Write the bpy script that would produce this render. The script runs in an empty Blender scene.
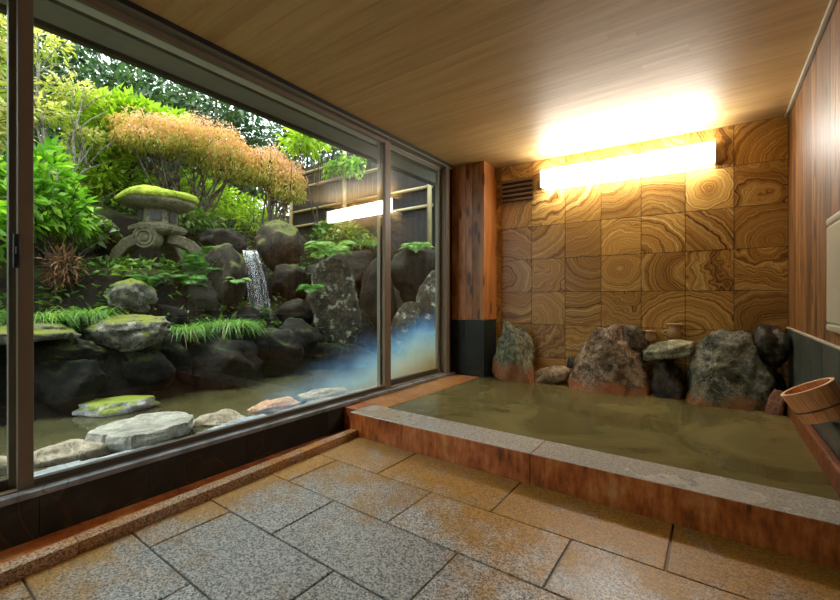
import bpy, bmesh, math, random
import numpy as np
from mathutils import Vector, Matrix, noise
from mathutils.bvhtree import BVHTree

PI = math.pi
col = bpy.context.scene.collection
rng = np.random.default_rng(7)
random.seed(7)

# ------------------------------------------------------------------ helpers
def link(o, parent=None):
    col.objects.link(o)
    if parent is not None:
        o.parent = parent
    return o

def tag(o, label=None, cat=None, group=None, kind=None):
    if label: o['label'] = label
    if cat: o['category'] = cat
    if group: o['group'] = group
    if kind: o['kind'] = kind
    return o

def empty(name, loc=(0, 0, 0), rz=0.0):
    o = bpy.data.objects.new(name, None)
    o.location = loc
    o.rotation_euler = (0, 0, rz)
    o.empty_display_size = 0.1
    return link(o)

class MB:
    """collects shapes and links them as one mesh object"""
    def __init__(s):
        s.v = []; s.f = []; s.mi = []; s.rnd = []; s.uv = []
    def face(s, idx, mi=0, rnd=0.5, uv=None):
        s.f.append(tuple(idx)); s.mi.append(mi); s.rnd.append(rnd)
        s.uv.append(uv or [(0, 0)] * len(idx))
    def box(s, x0, x1, y0, y1, z0, z1, mi=0, rnd=None, top=None, M=None, bev=0.0, topmi=None, faces='xXyYzZ'):
        r = random.random() if rnd is None else rnd
        x0, x1 = min(x0, x1), max(x0, x1); y0, y1 = min(y0, y1), max(y0, y1); z0, z1 = min(z0, z1), max(z0, z1)
        if bev > 0:
            bev = min(bev, 0.45 * min(x1 - x0, y1 - y0, z1 - z0))
            bm = bmesh.new()
            bmesh.ops.create_cube(bm, size=1)
            for v in bm.verts:
                v.co = Vector(((x0 + x1) / 2 + v.co.x * (x1 - x0), (y0 + y1) / 2 + v.co.y * (y1 - y0), (z0 + z1) / 2 + v.co.z * (z1 - z0)))
            bmesh.ops.bevel(bm, geom=bm.edges[:], offset=bev, segments=2, affect='EDGES', profile=0.5)
            b = len(s.v)
            bm.verts.index_update()
            for v in bm.verts:
                s.v.append(tuple(M @ v.co) if M else tuple(v.co))
            for f in bm.faces:
                k = topmi if (topmi is not None and f.normal.z > 0.7) else mi
                s.face([b + v.index for v in f.verts], k, r)
            bm.free()
            return
        P = [(x0, y0, z0), (x1, y0, z0), (x1, y1, z0), (x0, y1, z0), (x0, y0, z1), (x1, y0, z1), (x1, y1, z1), (x0, y1, z1)]
        b = len(s.v)
        for p in P:
            s.v.append(tuple(M @ Vector(p)) if M else p)
        q = {'z': (0, 3, 2, 1), 'Z': (4, 5, 6, 7), 'y': (0, 1, 5, 4), 'X': (1, 2, 6, 5), 'Y': (2, 3, 7, 6), 'x': (3, 0, 4, 7)}
        for k in faces:
            s.face([b + i for i in q[k]], topmi if (k == 'Z' and topmi is not None) else mi, r)
    def prism(s, pts, y0, y1, M=None, mi=0, rnd=0.5):
        """polygon pts in (x,z) extruded along y"""
        b = len(s.v); n = len(pts)
        for y in (y0, y1):
            for (x, z) in pts:
                p = Vector((x, y, z))
                s.v.append(tuple(M @ p) if M else tuple(p))
        s.face([b + i for i in range(n)], mi, rnd)
        s.face([b + n + i for i in reversed(range(n))], mi, rnd)
        for i in range(n):
            j = (i + 1) % n
            s.face([b + j, b + i, b + n + i, b + n + j], mi, rnd)
    def tube(s, path, radii, seg=8, mi=0, rnd=0.5, cap=True):
        path = [Vector(p) for p in path]
        if not hasattr(radii, '__len__'): radii = [radii] * len(path)
        b = len(s.v)
        up = Vector((0.31, 0.17, 0.93)).normalized()
        for i, p in enumerate(path):
            t = (path[min(i + 1, len(path) - 1)] - path[max(i - 1, 0)]).normalized()
            a = t.cross(up)
            if a.length < 1e-3: a = t.cross(Vector((1, 0, 0)))
            a.normalize(); c = t.cross(a)
            for k in range(seg):
                w = 2 * PI * k / seg
                s.v.append(tuple(p + (a * math.cos(w) + c * math.sin(w)) * radii[i]))
        for i in range(len(path) - 1):
            for k in range(seg):
                k2 = (k + 1) % seg
                s.face([b + i * seg + k, b + (i + 1) * seg + k, b + (i + 1) * seg + k2, b + i * seg + k2], mi, rnd)
        if cap:
            s.face([b + k for k in range(seg)], mi, rnd)
            e = b + (len(path) - 1) * seg
            s.face([e + k for k in reversed(range(seg))], mi, rnd)
    def lathe(s, prof, seg=32, mi=0, M=None, closed=False, rnd=0.5):
        b = len(s.v); n = len(prof)
        for (r, z) in prof:
            for k in range(seg):
                w = 2 * PI * k / seg
                p = Vector((r * math.cos(w), r * math.sin(w), z))
                s.v.append(tuple(M @ p) if M else tuple(p))
        for i in range(n - 1 if not closed else n):
            i2 = (i + 1) % n
            for k in range(seg):
                k2 = (k + 1) % seg
                s.face([b + i * seg + k, b + i * seg + k2, b + i2 * seg + k2, b + i2 * seg + k], mi, rnd,
                       [(k / seg, prof[i][1]), ((k + 1) / seg, prof[i][1]), ((k + 1) / seg, prof[i2][1]), (k / seg, prof[i2][1])])
        if not closed:
            if prof[0][0] > 1e-5: s.face([b + k for k in reversed(range(seg))], mi, rnd)
            if prof[-1][0] > 1e-5: s.face([b + (n - 1) * seg + k for k in range(seg)], mi, rnd)
    def build(s, name, mats, parent=None, smooth=False, loc=None):
        me = bpy.data.meshes.new(name)
        me.from_pydata(s.v, [], s.f)
        if not isinstance(mats, (list, tuple)): mats = [mats]
        for m in mats: me.materials.append(m)
        me.polygons.foreach_set('material_index', s.mi)
        at = me.attributes.new('rnd', 'FLOAT_COLOR', 'CORNER')
        arr = []
        uvs = []
        for f, r, u in zip(s.f, s.rnd, s.uv):
            c = r if hasattr(r, '__len__') else (r, (r * 7.31) % 1, (r * 13.7) % 1)
            for k in range(len(f)):
                arr.extend((c[0], c[1], c[2], 1.0)); uvs.extend(u[k])
        at.data.foreach_set('color', arr)
        uvl = me.uv_layers.new(name='UVMap')
        uvl.data.foreach_set('uv', uvs)
        if smooth: me.polygons.foreach_set('use_smooth', [True] * len(me.polygons))
        me.update()
        o = bpy.data.objects.new(name, me)
        if loc: o.location = loc
        return link(o, parent)

def np_mesh(name, V, F, rnd, mat, parent=None, smooth=False):
    """quads from numpy arrays, one random value per vertex"""
    me = bpy.data.meshes.new(name)
    n, m = len(V), len(F)
    me.vertices.add(n); me.vertices.foreach_set('co', np.asarray(V, np.float32).ravel())
    me.loops.add(m * 4); me.loops.foreach_set('vertex_index', np.asarray(F, np.int32).ravel())
    me.polygons.add(m)
    me.polygons.foreach_set('loop_start', np.arange(0, m * 4, 4, dtype=np.int32))
    me.update(calc_edges=True); me.validate()
    at = me.attributes.new('rnd', 'FLOAT_COLOR', 'POINT')
    c = np.ones((n, 4), np.float32); c[:, :3] = rnd
    at.data.foreach_set('color', c.ravel())
    me.materials.append(mat)
    if smooth: me.polygons.foreach_set('use_smooth', [True] * m)
    return link(bpy.data.objects.new(name, me), parent)

# ------------------------------------------------------------------ materials
class NT:
    def __init__(s, name):
        s.m = bpy.data.materials.new(name); s.m.use_nodes = True
        s.t = s.m.node_tree; s.t.nodes.clear()
        s.out = s.t.nodes.new('ShaderNodeOutputMaterial')
    def n(s, typ, ins=None, **kw):
        nd = s.t.nodes.new(typ)
        for k, v in kw.items(): setattr(nd, k, v)
        for k, v in (ins or {}).items():
            s.set(nd.inputs[k], v)
        return nd
    def set(s, sock, v):
        if isinstance(v, bpy.types.NodeSocket): s.t.links.new(v, sock)
        elif isinstance(v, bpy.types.Node): s.t.links.new(v.outputs[0], sock)
        else:
            if hasattr(v, '__len__') and len(v) == 3 and sock.type == 'RGBA': v = (*v, 1)
            sock.default_value = v
    def obj(s): return s.n('ShaderNodeTexCoord').outputs['Object']
    def pos(s): return s.n('ShaderNodeNewGeometry').outputs['Position']
    def rnd(s):
        a = s.n('ShaderNodeAttribute', attribute_name='rnd'); return a.outputs['Vector']
    def sep(s, v): return s.n('ShaderNodeSeparateXYZ', {0: v}).outputs
    def comb(s, x, y, z): return s.n('ShaderNodeCombineXYZ', {0: x, 1: y, 2: z}).outputs[0]
    def map(s, v, scale=(1, 1, 1), loc=(0, 0, 0), rot=(0, 0, 0)):
        return s.n('ShaderNodeMapping', {0: v, 'Scale': scale, 'Location': loc, 'Rotation': rot}).outputs[0]
    def noise(s, v, scale=5, detail=4, rough=0.55, dist=0.0):
        return s.n('ShaderNodeTexNoise', {'Vector': v, 'Scale': scale, 'Detail': detail, 'Roughness': rough, 'Distortion': dist}).outputs['Fac']
    def noisec(s, v, scale=5, detail=3, rough=0.55):
        return s.n('ShaderNodeTexNoise', {'Vector': v, 'Scale': scale, 'Detail': detail, 'Roughness': rough}).outputs['Color']
    def vor(s, v, scale=5, feature='F1', out='Distance'):
        return s.n('ShaderNodeTexVoronoi', {'Vector': v, 'Scale': scale}, feature=feature).outputs[out]
    def ramp(s, f, *stops, interp='LINEAR'):
        r = s.n('ShaderNodeValToRGB', {0: f}); cr = r.color_ramp; cr.interpolation = interp
        while len(cr.elements) < len(stops): cr.elements.new(0.5)
        for e, (p, c) in zip(cr.elements, stops):
            e.position = p
            e.color = (*c, 1) if hasattr(c, '__len__') else (c, c, c, 1)
        return r.outputs[0]
    def math(s, op, a, b=0.0, c=0.0, clamp=False):
        nd = s.n('ShaderNodeMath', {0: a, 1: b, 2: c}, operation=op); nd.use_clamp = clamp
        return nd.outputs[0]
    def vmath(s, op, a, b=(0, 0, 0), sc=1.0):
        nd = s.n('ShaderNodeVectorMath', {0: a, 1: b}, operation=op)
        if op == 'SCALE': s.set(nd.inputs['Scale'], sc)
        return nd.outputs['Value'] if op in ('LENGTH', 'DOT_PRODUCT', 'DISTANCE') else nd.outputs[0]
    def mix(s, f, a, b, mode='MIX'):
        nd = s.n('ShaderNodeMix', data_type='RGBA', blend_type=mode)
        s.set(nd.inputs[0], f); s.set(nd.inputs[6], a); s.set(nd.inputs[7], b)
        return nd.outputs[2]
    def bump(s, h, strength=0.3, dist=0.01):
        return s.n('ShaderNodeBump', {'Height': h, 'Strength': strength, 'Distance': dist}).outputs[0]
    def pbr(s, color, rough=0.5, bump=None, metal=0.0, spec=0.5, emit=None, estr=0.0, coat=0.0):
        p = s.n('ShaderNodeBsdfPrincipled')
        s.set(p.inputs['Base Color'], color); s.set(p.inputs['Roughness'], rough)
        s.set(p.inputs['Metallic'], metal); s.set(p.inputs['Specular IOR Level'], spec)
        if coat: s.set(p.inputs['Coat Weight'], coat); s.set(p.inputs['Coat Roughness'], 0.12)
        if bump is not None: s.set(p.inputs['Normal'], bump)
        if emit is not None: s.set(p.inputs['Emission Color'], emit); s.set(p.inputs['Emission Strength'], estr)
        return p.outputs[0]
    def done(s, shader, vol=None):
        if shader is not None: s.t.links.new(shader, s.out.inputs['Surface'])
        if vol is not None: s.t.links.new(vol, s.out.inputs['Volume'])
        return s.m

def m_plain(name, c, rough=0.5, metal=0.0, spec=0.5, var=0.12):
    t = NT(name); nz = t.noise(t.obj(), 14, 4)
    cc = t.mix(nz, [x * (1 - var) for x in c], [min(1, x * (1 + var)) for x in c])
    return t.done(t.pbr(cc, rough, t.bump(nz, 0.08, 0.004), metal, spec))

def m_boards(name, dark, mid, light, axis='Z', stretch=9.0, knots=0.5, rough=0.4, grain=22, coat=0.0, vary=0.5):
    """wood with grain running along axis, one shade per board"""
    t = NT(name); o = t.obj(); r = t.rnd()
    off = t.vmath('SCALE', r, sc=17.0)
    sc = {'X': (1 / stretch, 1, 1), 'Y': (1, 1 / stretch, 1), 'Z': (1, 1, 1 / stretch)}[axis]
    v = t.vmath('ADD', t.map(o, sc), off)
    warp = t.noise(v, 3.0, 2)
    v2 = t.vmath('ADD', v, t.comb(t.math('MULTIPLY', warp, 0.09), t.math('MULTIPLY', warp, 0.09), 0.0))
    g = t.noise(v2, grain, 4, 0.6)
    g2 = t.noise(v, grain * 4, 3, 0.6)
    gg = t.math('ADD', t.math('MULTIPLY', g, 0.75), t.math('MULTIPLY', g2, 0.25))
    c = t.ramp(gg, (0.3, dark), (0.5, mid), (0.68, light))
    tone = t.ramp(t.sep(r)[1], (0.0, 1 - 0.55 * vary), (1.0, 1 + 0.1 * vary))
    c = t.mix(1.0, c, tone, 'MULTIPLY')
    if knots > 0:
        ks = {'X': (0.35, 1, 1), 'Y': (1, 0.35, 1), 'Z': (1, 1, 0.35)}[axis]
        kd = t.vor(t.vmath('ADD', t.map(o, ks), off), 11)
        k = t.ramp(kd, (0.0, 1.0), (0.20, 0.95), (0.32, 0.0))
        kc = t.math('GREATER_THAN', t.sep(t.vor(t.vmath('ADD', t.map(o, ks), off), 11, out='Color'))[0], 1 - knots)
        c = t.mix(t.math('MULTIPLY', t.math('MULTIPLY', k, kc), 0.85), c, [x * 0.22 for x in dark])
    return t.done(t.pbr(c, rough, t.bump(gg, 0.12, 0.003), coat=coat))

def m_granite(name, kind):
    t = NT(name); o = t.obj(); x, y, z = t.sep(o)
    sp = t.noise(o, 200, 3, 0.8)
    cell = t.sep(t.vor(o, 190, out='Color'))[0]
    f = t.math('ADD', t.math('MULTIPLY', sp, 0.55), t.math('MULTIPLY', cell, 0.45))
    base = t.ramp(f, (0.24, (0.035, 0.036, 0.042)), (0.40, (0.24, 0.235, 0.235)), (0.55, (0.46, 0.445, 0.43)), (0.72, (0.70, 0.67, 0.65)))
    tone = t.ramp(t.sep(t.rnd())[0], (0, 0.8), (1, 1.1))
    base = t.mix(1.0, base, tone, 'MULTIPLY')
    if kind == 'rim': base = t.mix(0.5, base, (0.55, 0.53, 0.48))
    nz = t.noise(o, 2.3, 5, 0.6); nz2 = t.noise(o, 9, 4, 0.6)
    if kind == 'floor':
        gy = t.math('MULTIPLY', t.math('SUBTRACT', y, 1.12), 0.75)
        gx = t.math('MULTIPLY', t.math('SUBTRACT', -1.48, x), 1.2)
        gr = t.math('MULTIPLY', t.math('SUBTRACT', x, -0.55), 0.34)
        g = t.math('ADD', t.math('MAXIMUM', t.math('MAXIMUM', gy, gx), gr), t.math('MULTIPLY', t.math('SUBTRACT', nz, 0.5), 1.5))
        g = t.math('ADD', g, t.math('MULTIPLY', t.math('SUBTRACT', nz2, 0.5), 0.7))
        st = t.ramp(g, (0.0, 0.0), (0.42, 1.0))
        stain = t.mix(nz2, (0.54, 0.235, 0.035), (0.64, 0.37, 0.085))
        rough = t.ramp(nz, (0.35, 0.28), (0.65, 0.5))
    elif kind == 'rim':
        gl = t.math('MULTIPLY', t.math('SUBTRACT', -0.9, x), 0.55)
        g = t.math('ADD', t.math('ADD', gl, 0.22), t.math('MULTIPLY', t.math('SUBTRACT', nz, 0.5), 2.0))
        st = t.ramp(g, (-0.3, 0.15), (1.0, 0.9))
        stain = t.mix(nz2, (0.36, 0.20, 0.05), (0.48, 0.33, 0.14))
        rough = t.ramp(nz, (0.35, 0.12), (0.65, 0.32))
    else:   # kerb
        st = t.ramp(t.noise(o, 5, 4), (0.4, 0.6), (0.6, 1.0))
        stain = t.mix(nz2, (0.62, 0.25, 0.06), (0.85, 0.47, 0.19))
        rough = 0.25
    # the mineral stain still shows the speckle under it
    tinted = t.mix(1.0, t.mix(0.30, base, (0.55, 0.55, 0.55)), t.vmath('SCALE', stain, sc=1.5), 'MULTIPLY')
    c = t.mix(st, base, tinted)
    return t.done(t.pbr(c, rough, t.bump(f, 0.10, 0.002)))

def m_rust(name, streak=True, bright=1.0):
    t = NT(name); o = t.obj()
    v = t.map(o, (1, 1, 0.22)) if streak else o
    n1 = t.noise(v, 34, 5, 0.7); n2 = t.noise(o, 5, 5, 0.6)
    f = t.math('ADD', t.math('MULTIPLY', n1, 0.5), t.math('MULTIPLY', n2, 0.5))
    f = t.math('MULTIPLY_ADD', t.math('SUBTRACT', f, 0.5), 1.4, 0.50)
    b = bright
    c = t.ramp(f, (0.3, (0.06 * b, 0.018 * b, 0.006 * b)), (0.45, (0.28 * b, 0.070 * b, 0.015 * b)), (0.57, (0.42 * b, 0.125 * b, 0.030 * b)), (0.72, (0.46 * b, 0.25 * b, 0.10 * b)))
    return t.done(t.pbr(c, 0.32 if streak else 0.5, t.bump(f, 0.25, 0.006)))

def m_tiles(name):
    """ochre banded stone, rings and waves differing from tile to tile"""
    t = NT(name)
    uv = t.n('ShaderNodeUVMap', uv_map='UVMap').outputs[0]
    r = t.rnd(); rx, ry, rz = t.sep(r)
    seed = t.vmath('SCALE', t.comb(rx, ry, rz), sc=23.0)
    w = t.noisec(t.vmath('ADD', uv, seed), 4.5, 2, 0.5)
    w = t.vmath('SCALE', t.vmath('SUBTRACT', w, (0.5, 0.5, 0.5)), sc=t.math('MULTIPLY_ADD', rz, 0.42, 0.06))
    p = t.vmath('ADD', uv, w)
    w2 = t.noisec(t.vmath('ADD', p, seed), 17, 3, 0.55)
    p = t.vmath('ADD', p, t.vmath('SCALE', t.vmath('SUBTRACT', w2, (0.5, 0.5, 0.5)), sc=0.035))
    d = t.math('MULTIPLY', t.vmath('LENGTH', t.vmath('MULTIPLY', p, (1.0, 1.15, 0.0))), t.math('MULTIPLY_ADD', ry, 30.0, 85.0))
    n1 = t.noise(t.comb(t.math('MULTIPLY', d, 0.30), t.math('MULTIPLY', rx, 40.0), 0.0), 1.0, 2, 0.6)
    n2 = t.noise(t.comb(t.math('MULTIPLY', d, 1.05), t.math('MULTIPLY', ry, 40.0), 3.0), 1.0, 2, 0.6)
    band = t.math('ADD', t.math('MULTIPLY', n1, 0.45), t.math('MULTIPLY', n2, 0.55))
    band = t.math('MULTIPLY_ADD', t.math('SUBTRACT', band, 0.5), 3.3, 0.50)
    band = t.math('ADD', band, t.math('MULTIPLY', t.math('SUBTRACT', t.noise(uv, 70, 3), 0.5), 0.3))
    c = t.ramp(band, (0.02, (0.07, 0.030, 0.008)), (0.22, (0.25, 0.120, 0.028)), (0.45, (0.44, 0.235, 0.055)), (0.70, (0.56, 0.345, 0.10)), (0.95, (0.72, 0.59, 0.27)))
    tone = t.ramp(t.math('FRACT', t.math('MULTIPLY', t.math('ADD', rx, rz), 7.7)), (0, (0.72, 0.66, 0.60)), (1, (1.12, 1.10, 1.0)))
    c = t.mix(1.0, c, tone, 'MULTIPLY')
    return t.done(t.pbr(c, 0.3, t.bump(band, 0.05, 0.002)))

def m_slate(name, c=(0.035, 0.042, 0.040), spec=0.5, rough=0.3):
    t = NT(name); o = t.obj()
    n1 = t.noise(o, 6, 6, 0.65, 0.6); n2 = t.noise(t.map(o, (1, 1, 3)), 30, 4)
    cc = t.ramp(n1, (0.3, [x * 0.5 for x in c]), (0.55, c), (0.75, [x * 1.9 for x in c]))
    vein = t.ramp(t.noise(o, 1.7, 3, 0.5, 1.0), (0.492, 0.0), (0.5, 0.55), (0.508, 0.0))
    cc = t.mix(vein, cc, (0.13, 0.07, 0.03))
    tone = t.ramp(t.sep(t.rnd())[0], (0, 0.7), (1, 1.2))
    cc = t.mix(1.0, cc, tone, 'MULTIPLY')
    return t.done(t.pbr(cc, rough, t.bump(n2, 0.15, 0.004), spec=spec))

def m_rock(name, dark, mid, light, stain_z=None, stain=(0.40, 0.13, 0.045), moss=0.0, mosscol=(0.16, 0.22, 0.03), rough=0.6, scale=5.0, lich=0.0, spec=0.4):
    t = NT(name); o = t.obj(); g = t.n('ShaderNodeNewGeometry')
    n1 = t.noise(o, scale, 8, 0.68, 0.8); n2 = t.noise(o, scale * 5, 5, 0.7)
    f = t.math('ADD', t.math('MULTIPLY', n1, 0.55), t.math('MULTIPLY', n2, 0.45))
    c = t.ramp(f, (0.40, dark), (0.5, mid), (0.60, light))
    vein = t.ramp(t.noise(o, scale * 0.9, 5, 0.6, 2.5), (0.485, 0.0), (0.5, 0.7), (0.515, 0.0))
    c = t.mix(vein, c, [min(1, x * 1.5) for x in light])
    if lich > 0:
        lm = t.ramp(t.noise(o, scale * 2.2, 6, 0.7), (0.62 - 0.2 * lich, 0.0), (0.66 - 0.2 * lich, 0.9))
        c = t.mix(lm, c, (0.26, 0.26, 0.20))
    if moss > 0:
        nz = t.sep(g.outputs['Normal'])[2]
        mm = t.math('ADD', t.math('MULTIPLY', nz, 0.55), t.math('MULTIPLY', t.math('SUBTRACT', t.noise(o, scale * 1.3, 5, 0.65), 0.5), 2.2))
        mk = t.ramp(mm, (0.62 - 0.55 * moss, 0.0), (0.78 - 0.55 * moss, 1.0))
        mc = t.mix(t.noise(o, 45, 3), [x * 0.55 for x in mosscol], [x * 1.35 for x in mosscol])
        c = t.mix(mk, c, mc)
    if stain_z is not None:
        z = t.sep(g.outputs['Position'])[2]
        s_ = t.math('ADD', t.math('SUBTRACT', stain_z, z), t.math('MULTIPLY', t.math('SUBTRACT', t.noise(o, 8, 6, 0.72), 0.5), 0.42))
        sk = t.ramp(s_, (0.0, 0.0), (0.06, 0.9))
        c = t.mix(sk, c, t.mix(n2, [x * 0.6 for x in stain], [min(1, x * 1.3) for x in stain]))
    return t.done(t.pbr(c, rough, t.bump(f, 0.7, 0.05), spec=spec))

def m_leaf(name, cols, trans=0.35, rough=0.45, spec=0.4, hue=None):
    t = NT(name); r = t.sep(t.rnd())
    n = len(cols)
    c = t.ramp(r[0], *[(i / max(1, n - 1), cc) for i, cc in enumerate(cols)])
    p = t.pbr(c, rough, spec=spec)
    tr = t.n('ShaderNodeBsdfTranslucent', {'Color': t.vmath('MULTIPLY', c, (1.15, 1.25, 0.6))}).outputs[0]
    mx = t.n('ShaderNodeMixShader', {0: trans, 1: p, 2: tr}).outputs[0]
    return t.done(mx)

def m_glass(name, tint=(0.93, 0.97, 0.95), dirt=0.0):
    t = NT(name)
    bf = t.n('ShaderNodeNewGeometry').outputs['Backfacing']
    fr = t.n('ShaderNodeFresnel', {'IOR': t.math('MULTIPLY_ADD', bf, 1 / 1.5 - 1.5, 1.5)}).outputs[0]
    tr = t.n('ShaderNodeBsdfTransparent', {'Color': tint}).outputs[0]
    gl = t.n('ShaderNodeBsdfGlossy', {'Color': (1, 1, 1), 'Roughness': 0.0}).outputs[0]
    return t.done(t.n('ShaderNodeMixShader', {0: fr, 1: tr, 2: gl}).outputs[0])

def m_water(name, shallow, deep, clear=0.2, ripple=0.15, scale=6.0, rough=0.03, shine=1.0):
    t = NT(name); o = t.obj()
    nz = t.noise(o, 1.6, 4, 0.6, 0.8)
    c = t.mix(t.ramp(nz, (0.35, 0.0), (0.65, 1.0)), deep, shallow)
    h = t.math('ADD', t.noise(o, scale, 3, 0.5), t.math('MULTIPLY', t.noise(o, scale * 3.3, 2), 0.25))
    b = t.bump(h, ripple, 0.02)
    body = t.n('ShaderNodeBsdfDiffuse', {'Color': c}).outputs[0]
    tr = t.n('ShaderNodeBsdfTransparent', {'Color': (0.75, 0.72, 0.5)}).outputs[0]
    bt = t.n('ShaderNodeMixShader', {0: clear, 1: body, 2: tr}).outputs[0]
    gl = t.n('ShaderNodeBsdfGlossy', {'Roughness': rough, 'Normal': b}).outputs[0]
    fr = t.n('ShaderNodeFresnel', {'IOR': 1.33, 'Normal': b}).outputs[0]
    if shine < 1.0: fr = t.math('MULTIPLY', fr, shine)      # milky mineral film on the surface
    return t.done(t.n('ShaderNodeMixShader', {0: fr, 1: bt, 2: gl}).outputs[0])

M = {}
M['ceiling'] = m_boards('ceiling_wood', (0.47, 0.28, 0.10), (0.57, 0.365, 0.145), (0.65, 0.45, 0.195), 'X', 12, 0.0, 0.5, 14, vary=0.14)
M['cedar'] = m_boards('cedar_boards', (0.08, 0.030, 0.007), (0.29, 0.125, 0.030), (0.43, 0.225, 0.065), 'Z', 7, 0.5, 0.5, 24, vary=1.1)
M['knotty'] = m_boards('knotty_cedar', (0.16, 0.045, 0.013), (0.46, 0.17, 0.05), (0.68, 0.34, 0.12), 'Z', 5, 0.95, 0.4, 14, vary=0.7)
M['post'] = m_boards('post_wood', (0.30, 0.09, 0.02), (0.50, 0.19, 0.05), (0.62, 0.30, 0.10), 'Z', 7, 0.35, 0.36, 12, vary=0.1)
M['dark_wood'] = m_boards('stained_wood', (0.035, 0.018, 0.008), (0.13, 0.07, 0.028), (0.25, 0.15, 0.07), 'X', 6, 0.0, 0.5, 20)
M['vent_wood'] = m_boards('vent_wood', (0.10, 0.05, 0.02), (0.28, 0.15, 0.06), (0.42, 0.25, 0.11), 'X', 6, 0.0, 0.5, 20)
M['floor'] = m_granite('granite_floor', 'floor')
M['rim'] = m_granite('granite_rim', 'rim')
M['kerb'] = m_granite('granite_kerb', 'kerb')
M['rust'] = m_rust('rust_deposit', True, 1.35)
M['rust_flat'] = m_rust('rust_deposit_flat', False, 1.15)
M['gutter'] = m_rust('gutter_rust', False, 1.5)
M['ledge'] = m_rock('ledge_deposit', (0.26, 0.085, 0.022), (0.40, 0.17, 0.05), (0.50, 0.27, 0.11), None, scale=7, rough=0.3)
M['kerb_rust'] = m_rust('kerb_rust', False, 0.55)
M['grout'] = m_plain('dark_grout', (0.035, 0.024, 0.012), 0.8)
M['joint'] = m_plain('paver_joint', (0.085, 0.05, 0.02), 0.45, var=0.5)
M['tiles'] = m_tiles('banded_stone')
M['slate'] = m_slate('dark_slate', (0.022, 0.030, 0.027), 0.3, 0.45)
M['slate_wall'] = m_slate('green_slate', (0.075, 0.088, 0.075), rough=0.4)
M['sill'] = m_slate('sky_tinted_sill', (0.20, 0.22, 0.25), 0.8, 0.16)  # slate sill; sky reflected on it is put into the pale blue colour
M['bronze'] = m_plain('bronze_aluminium', (0.19, 0.140, 0.095), 0.45, 0.0, 0.5, 0.06)
M['rail'] = m_plain('dark_bottom_rail', (0.07, 0.052, 0.036), 0.4, 0.0, 0.5, 0.1)  # darker colour for the bottom rails of the sashes
M['alu'] = m_plain('bronze_aluminium_grey_light', (0.19, 0.185, 0.14), 0.42, 0.3, 0.5, 0.06)  # same bronze metal; the different light on it is put into the colour
M['black'] = m_plain('black_rubber', (0.012, 0.012, 0.013), 0.5)
M['glass'] = m_glass('window_glass')
M['plaster'] = m_plain('pale_plaster', (0.5, 0.46, 0.38), 0.8)
M['soffit'] = m_plain('grey_soffit', (0.20, 0.185, 0.145), 0.7, var=0.2)
M['fascia'] = m_plain('dark_fascia', (0.03, 0.028, 0.026), 0.6)
M['white_metal'] = m_plain('white_enamel', (0.75, 0.74, 0.70), 0.4, var=0.03)
M['cream'] = m_plain('cream_plastic', (0.50, 0.47, 0.36), 0.45, var=0.03)
M['clay'] = m_plain('tan_clay', (0.42, 0.25, 0.11), 0.5, var=0.3)
M['moulding'] = m_plain('grey_moulding', (0.42, 0.39, 0.30), 0.6)
t = NT('lamp_diffuser')
M['lamp'] = t.done(t.pbr((0.9, 0.9, 0.85), 0.5, emit=(1.0, 0.97, 0.89), estr=27.0))
M['bath_water'] = m_water('bath_water', (0.27, 0.225, 0.085), (0.12, 0.10, 0.034), 0.24, 0.14, 7.0, 0.14, 0.8)
M['pond_water'] = m_water('pond_water', (0.085, 0.08, 0.036), (0.038, 0.036, 0.016), 0.15, 0.10, 5.0, 0.05)

# bucket wood: separate staves
t = NT('bucket_wood'); uv = t.n('ShaderNodeUVMap', uv_map='UVMap').outputs[0]; ux = t.sep(uv)[0]
st = t.math('FRACT', t.math('MULTIPLY', ux, 16)); idx = t.math('FLOOR', t.math('MULTIPLY', ux, 16))
gn = t.noise(t.comb(t.math('MULTIPLY', ux, 9), idx, t.math('MULTIPLY', t.sep(t.obj())[2], 1.5)), 12, 4)
c = t.ramp(gn, (0.3, (0.60, 0.22, 0.075)), (0.55, (0.78, 0.33, 0.115)), (0.75, (0.86, 0.43, 0.17)))
tone = t.ramp(t.n('ShaderNodeTexWhiteNoise', {'W': idx}, noise_dimensions='1D').outputs[0], (0, 0.78), (1, 1.08))
c = t.mix(1.0, c, tone, 'MULTIPLY')
c = t.mix(t.ramp(t.math('ABSOLUTE', t.math('SUBTRACT', st, 0.5)), (0.465, 0.0), (0.495, 0.7)), c, (0.12, 0.04, 0.015))
M['bucket'] = t.done(t.pbr(c, 0.45))
M['bucket_rim'] = m_plain('bucket_rim_wood', (0.72, 0.47, 0.24), 0.5)

# rocks
M['rk_green'] = m_rock('rock_green_grey', (0.02, 0.024, 0.014), (0.12, 0.125, 0.075), (0.36, 0.36, 0.22), 0.30, (0.42, 0.15, 0.055), scale=6, rough=0.34)
M['rk_brown'] = m_rock('rock_brown', (0.03, 0.017, 0.010), (0.19, 0.12, 0.068), (0.50, 0.38, 0.25), 0.235, (0.50, 0.17, 0.06), scale=5, rough=0.36)
M['rk_tan'] = m_rock('rock_tan', (0.07, 0.045, 0.022), (0.36, 0.23, 0.12), (0.52, 0.46, 0.33), 0.19, (0.42, 0.17, 0.08), scale=6, rough=0.36)
M['rk_grey'] = m_rock('rock_grey', (0.02, 0.016, 0.011), (0.115, 0.09, 0.06), (0.28, 0.23, 0.16), None, scale=7, rough=0.4)
M['rk_pale'] = m_rock('rock_pale_green', (0.04, 0.045, 0.025), (0.30, 0.30, 0.18), (0.58, 0.56, 0.38), None, scale=7, rough=0.34)
M['rk_teal'] = m_rock('rock_dark_green', (0.010, 0.013, 0.008), (0.08, 0.083, 0.052), (0.26, 0.25, 0.17), 0.22, (0.36, 0.15, 0.05), scale=5, rough=0.28)
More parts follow.
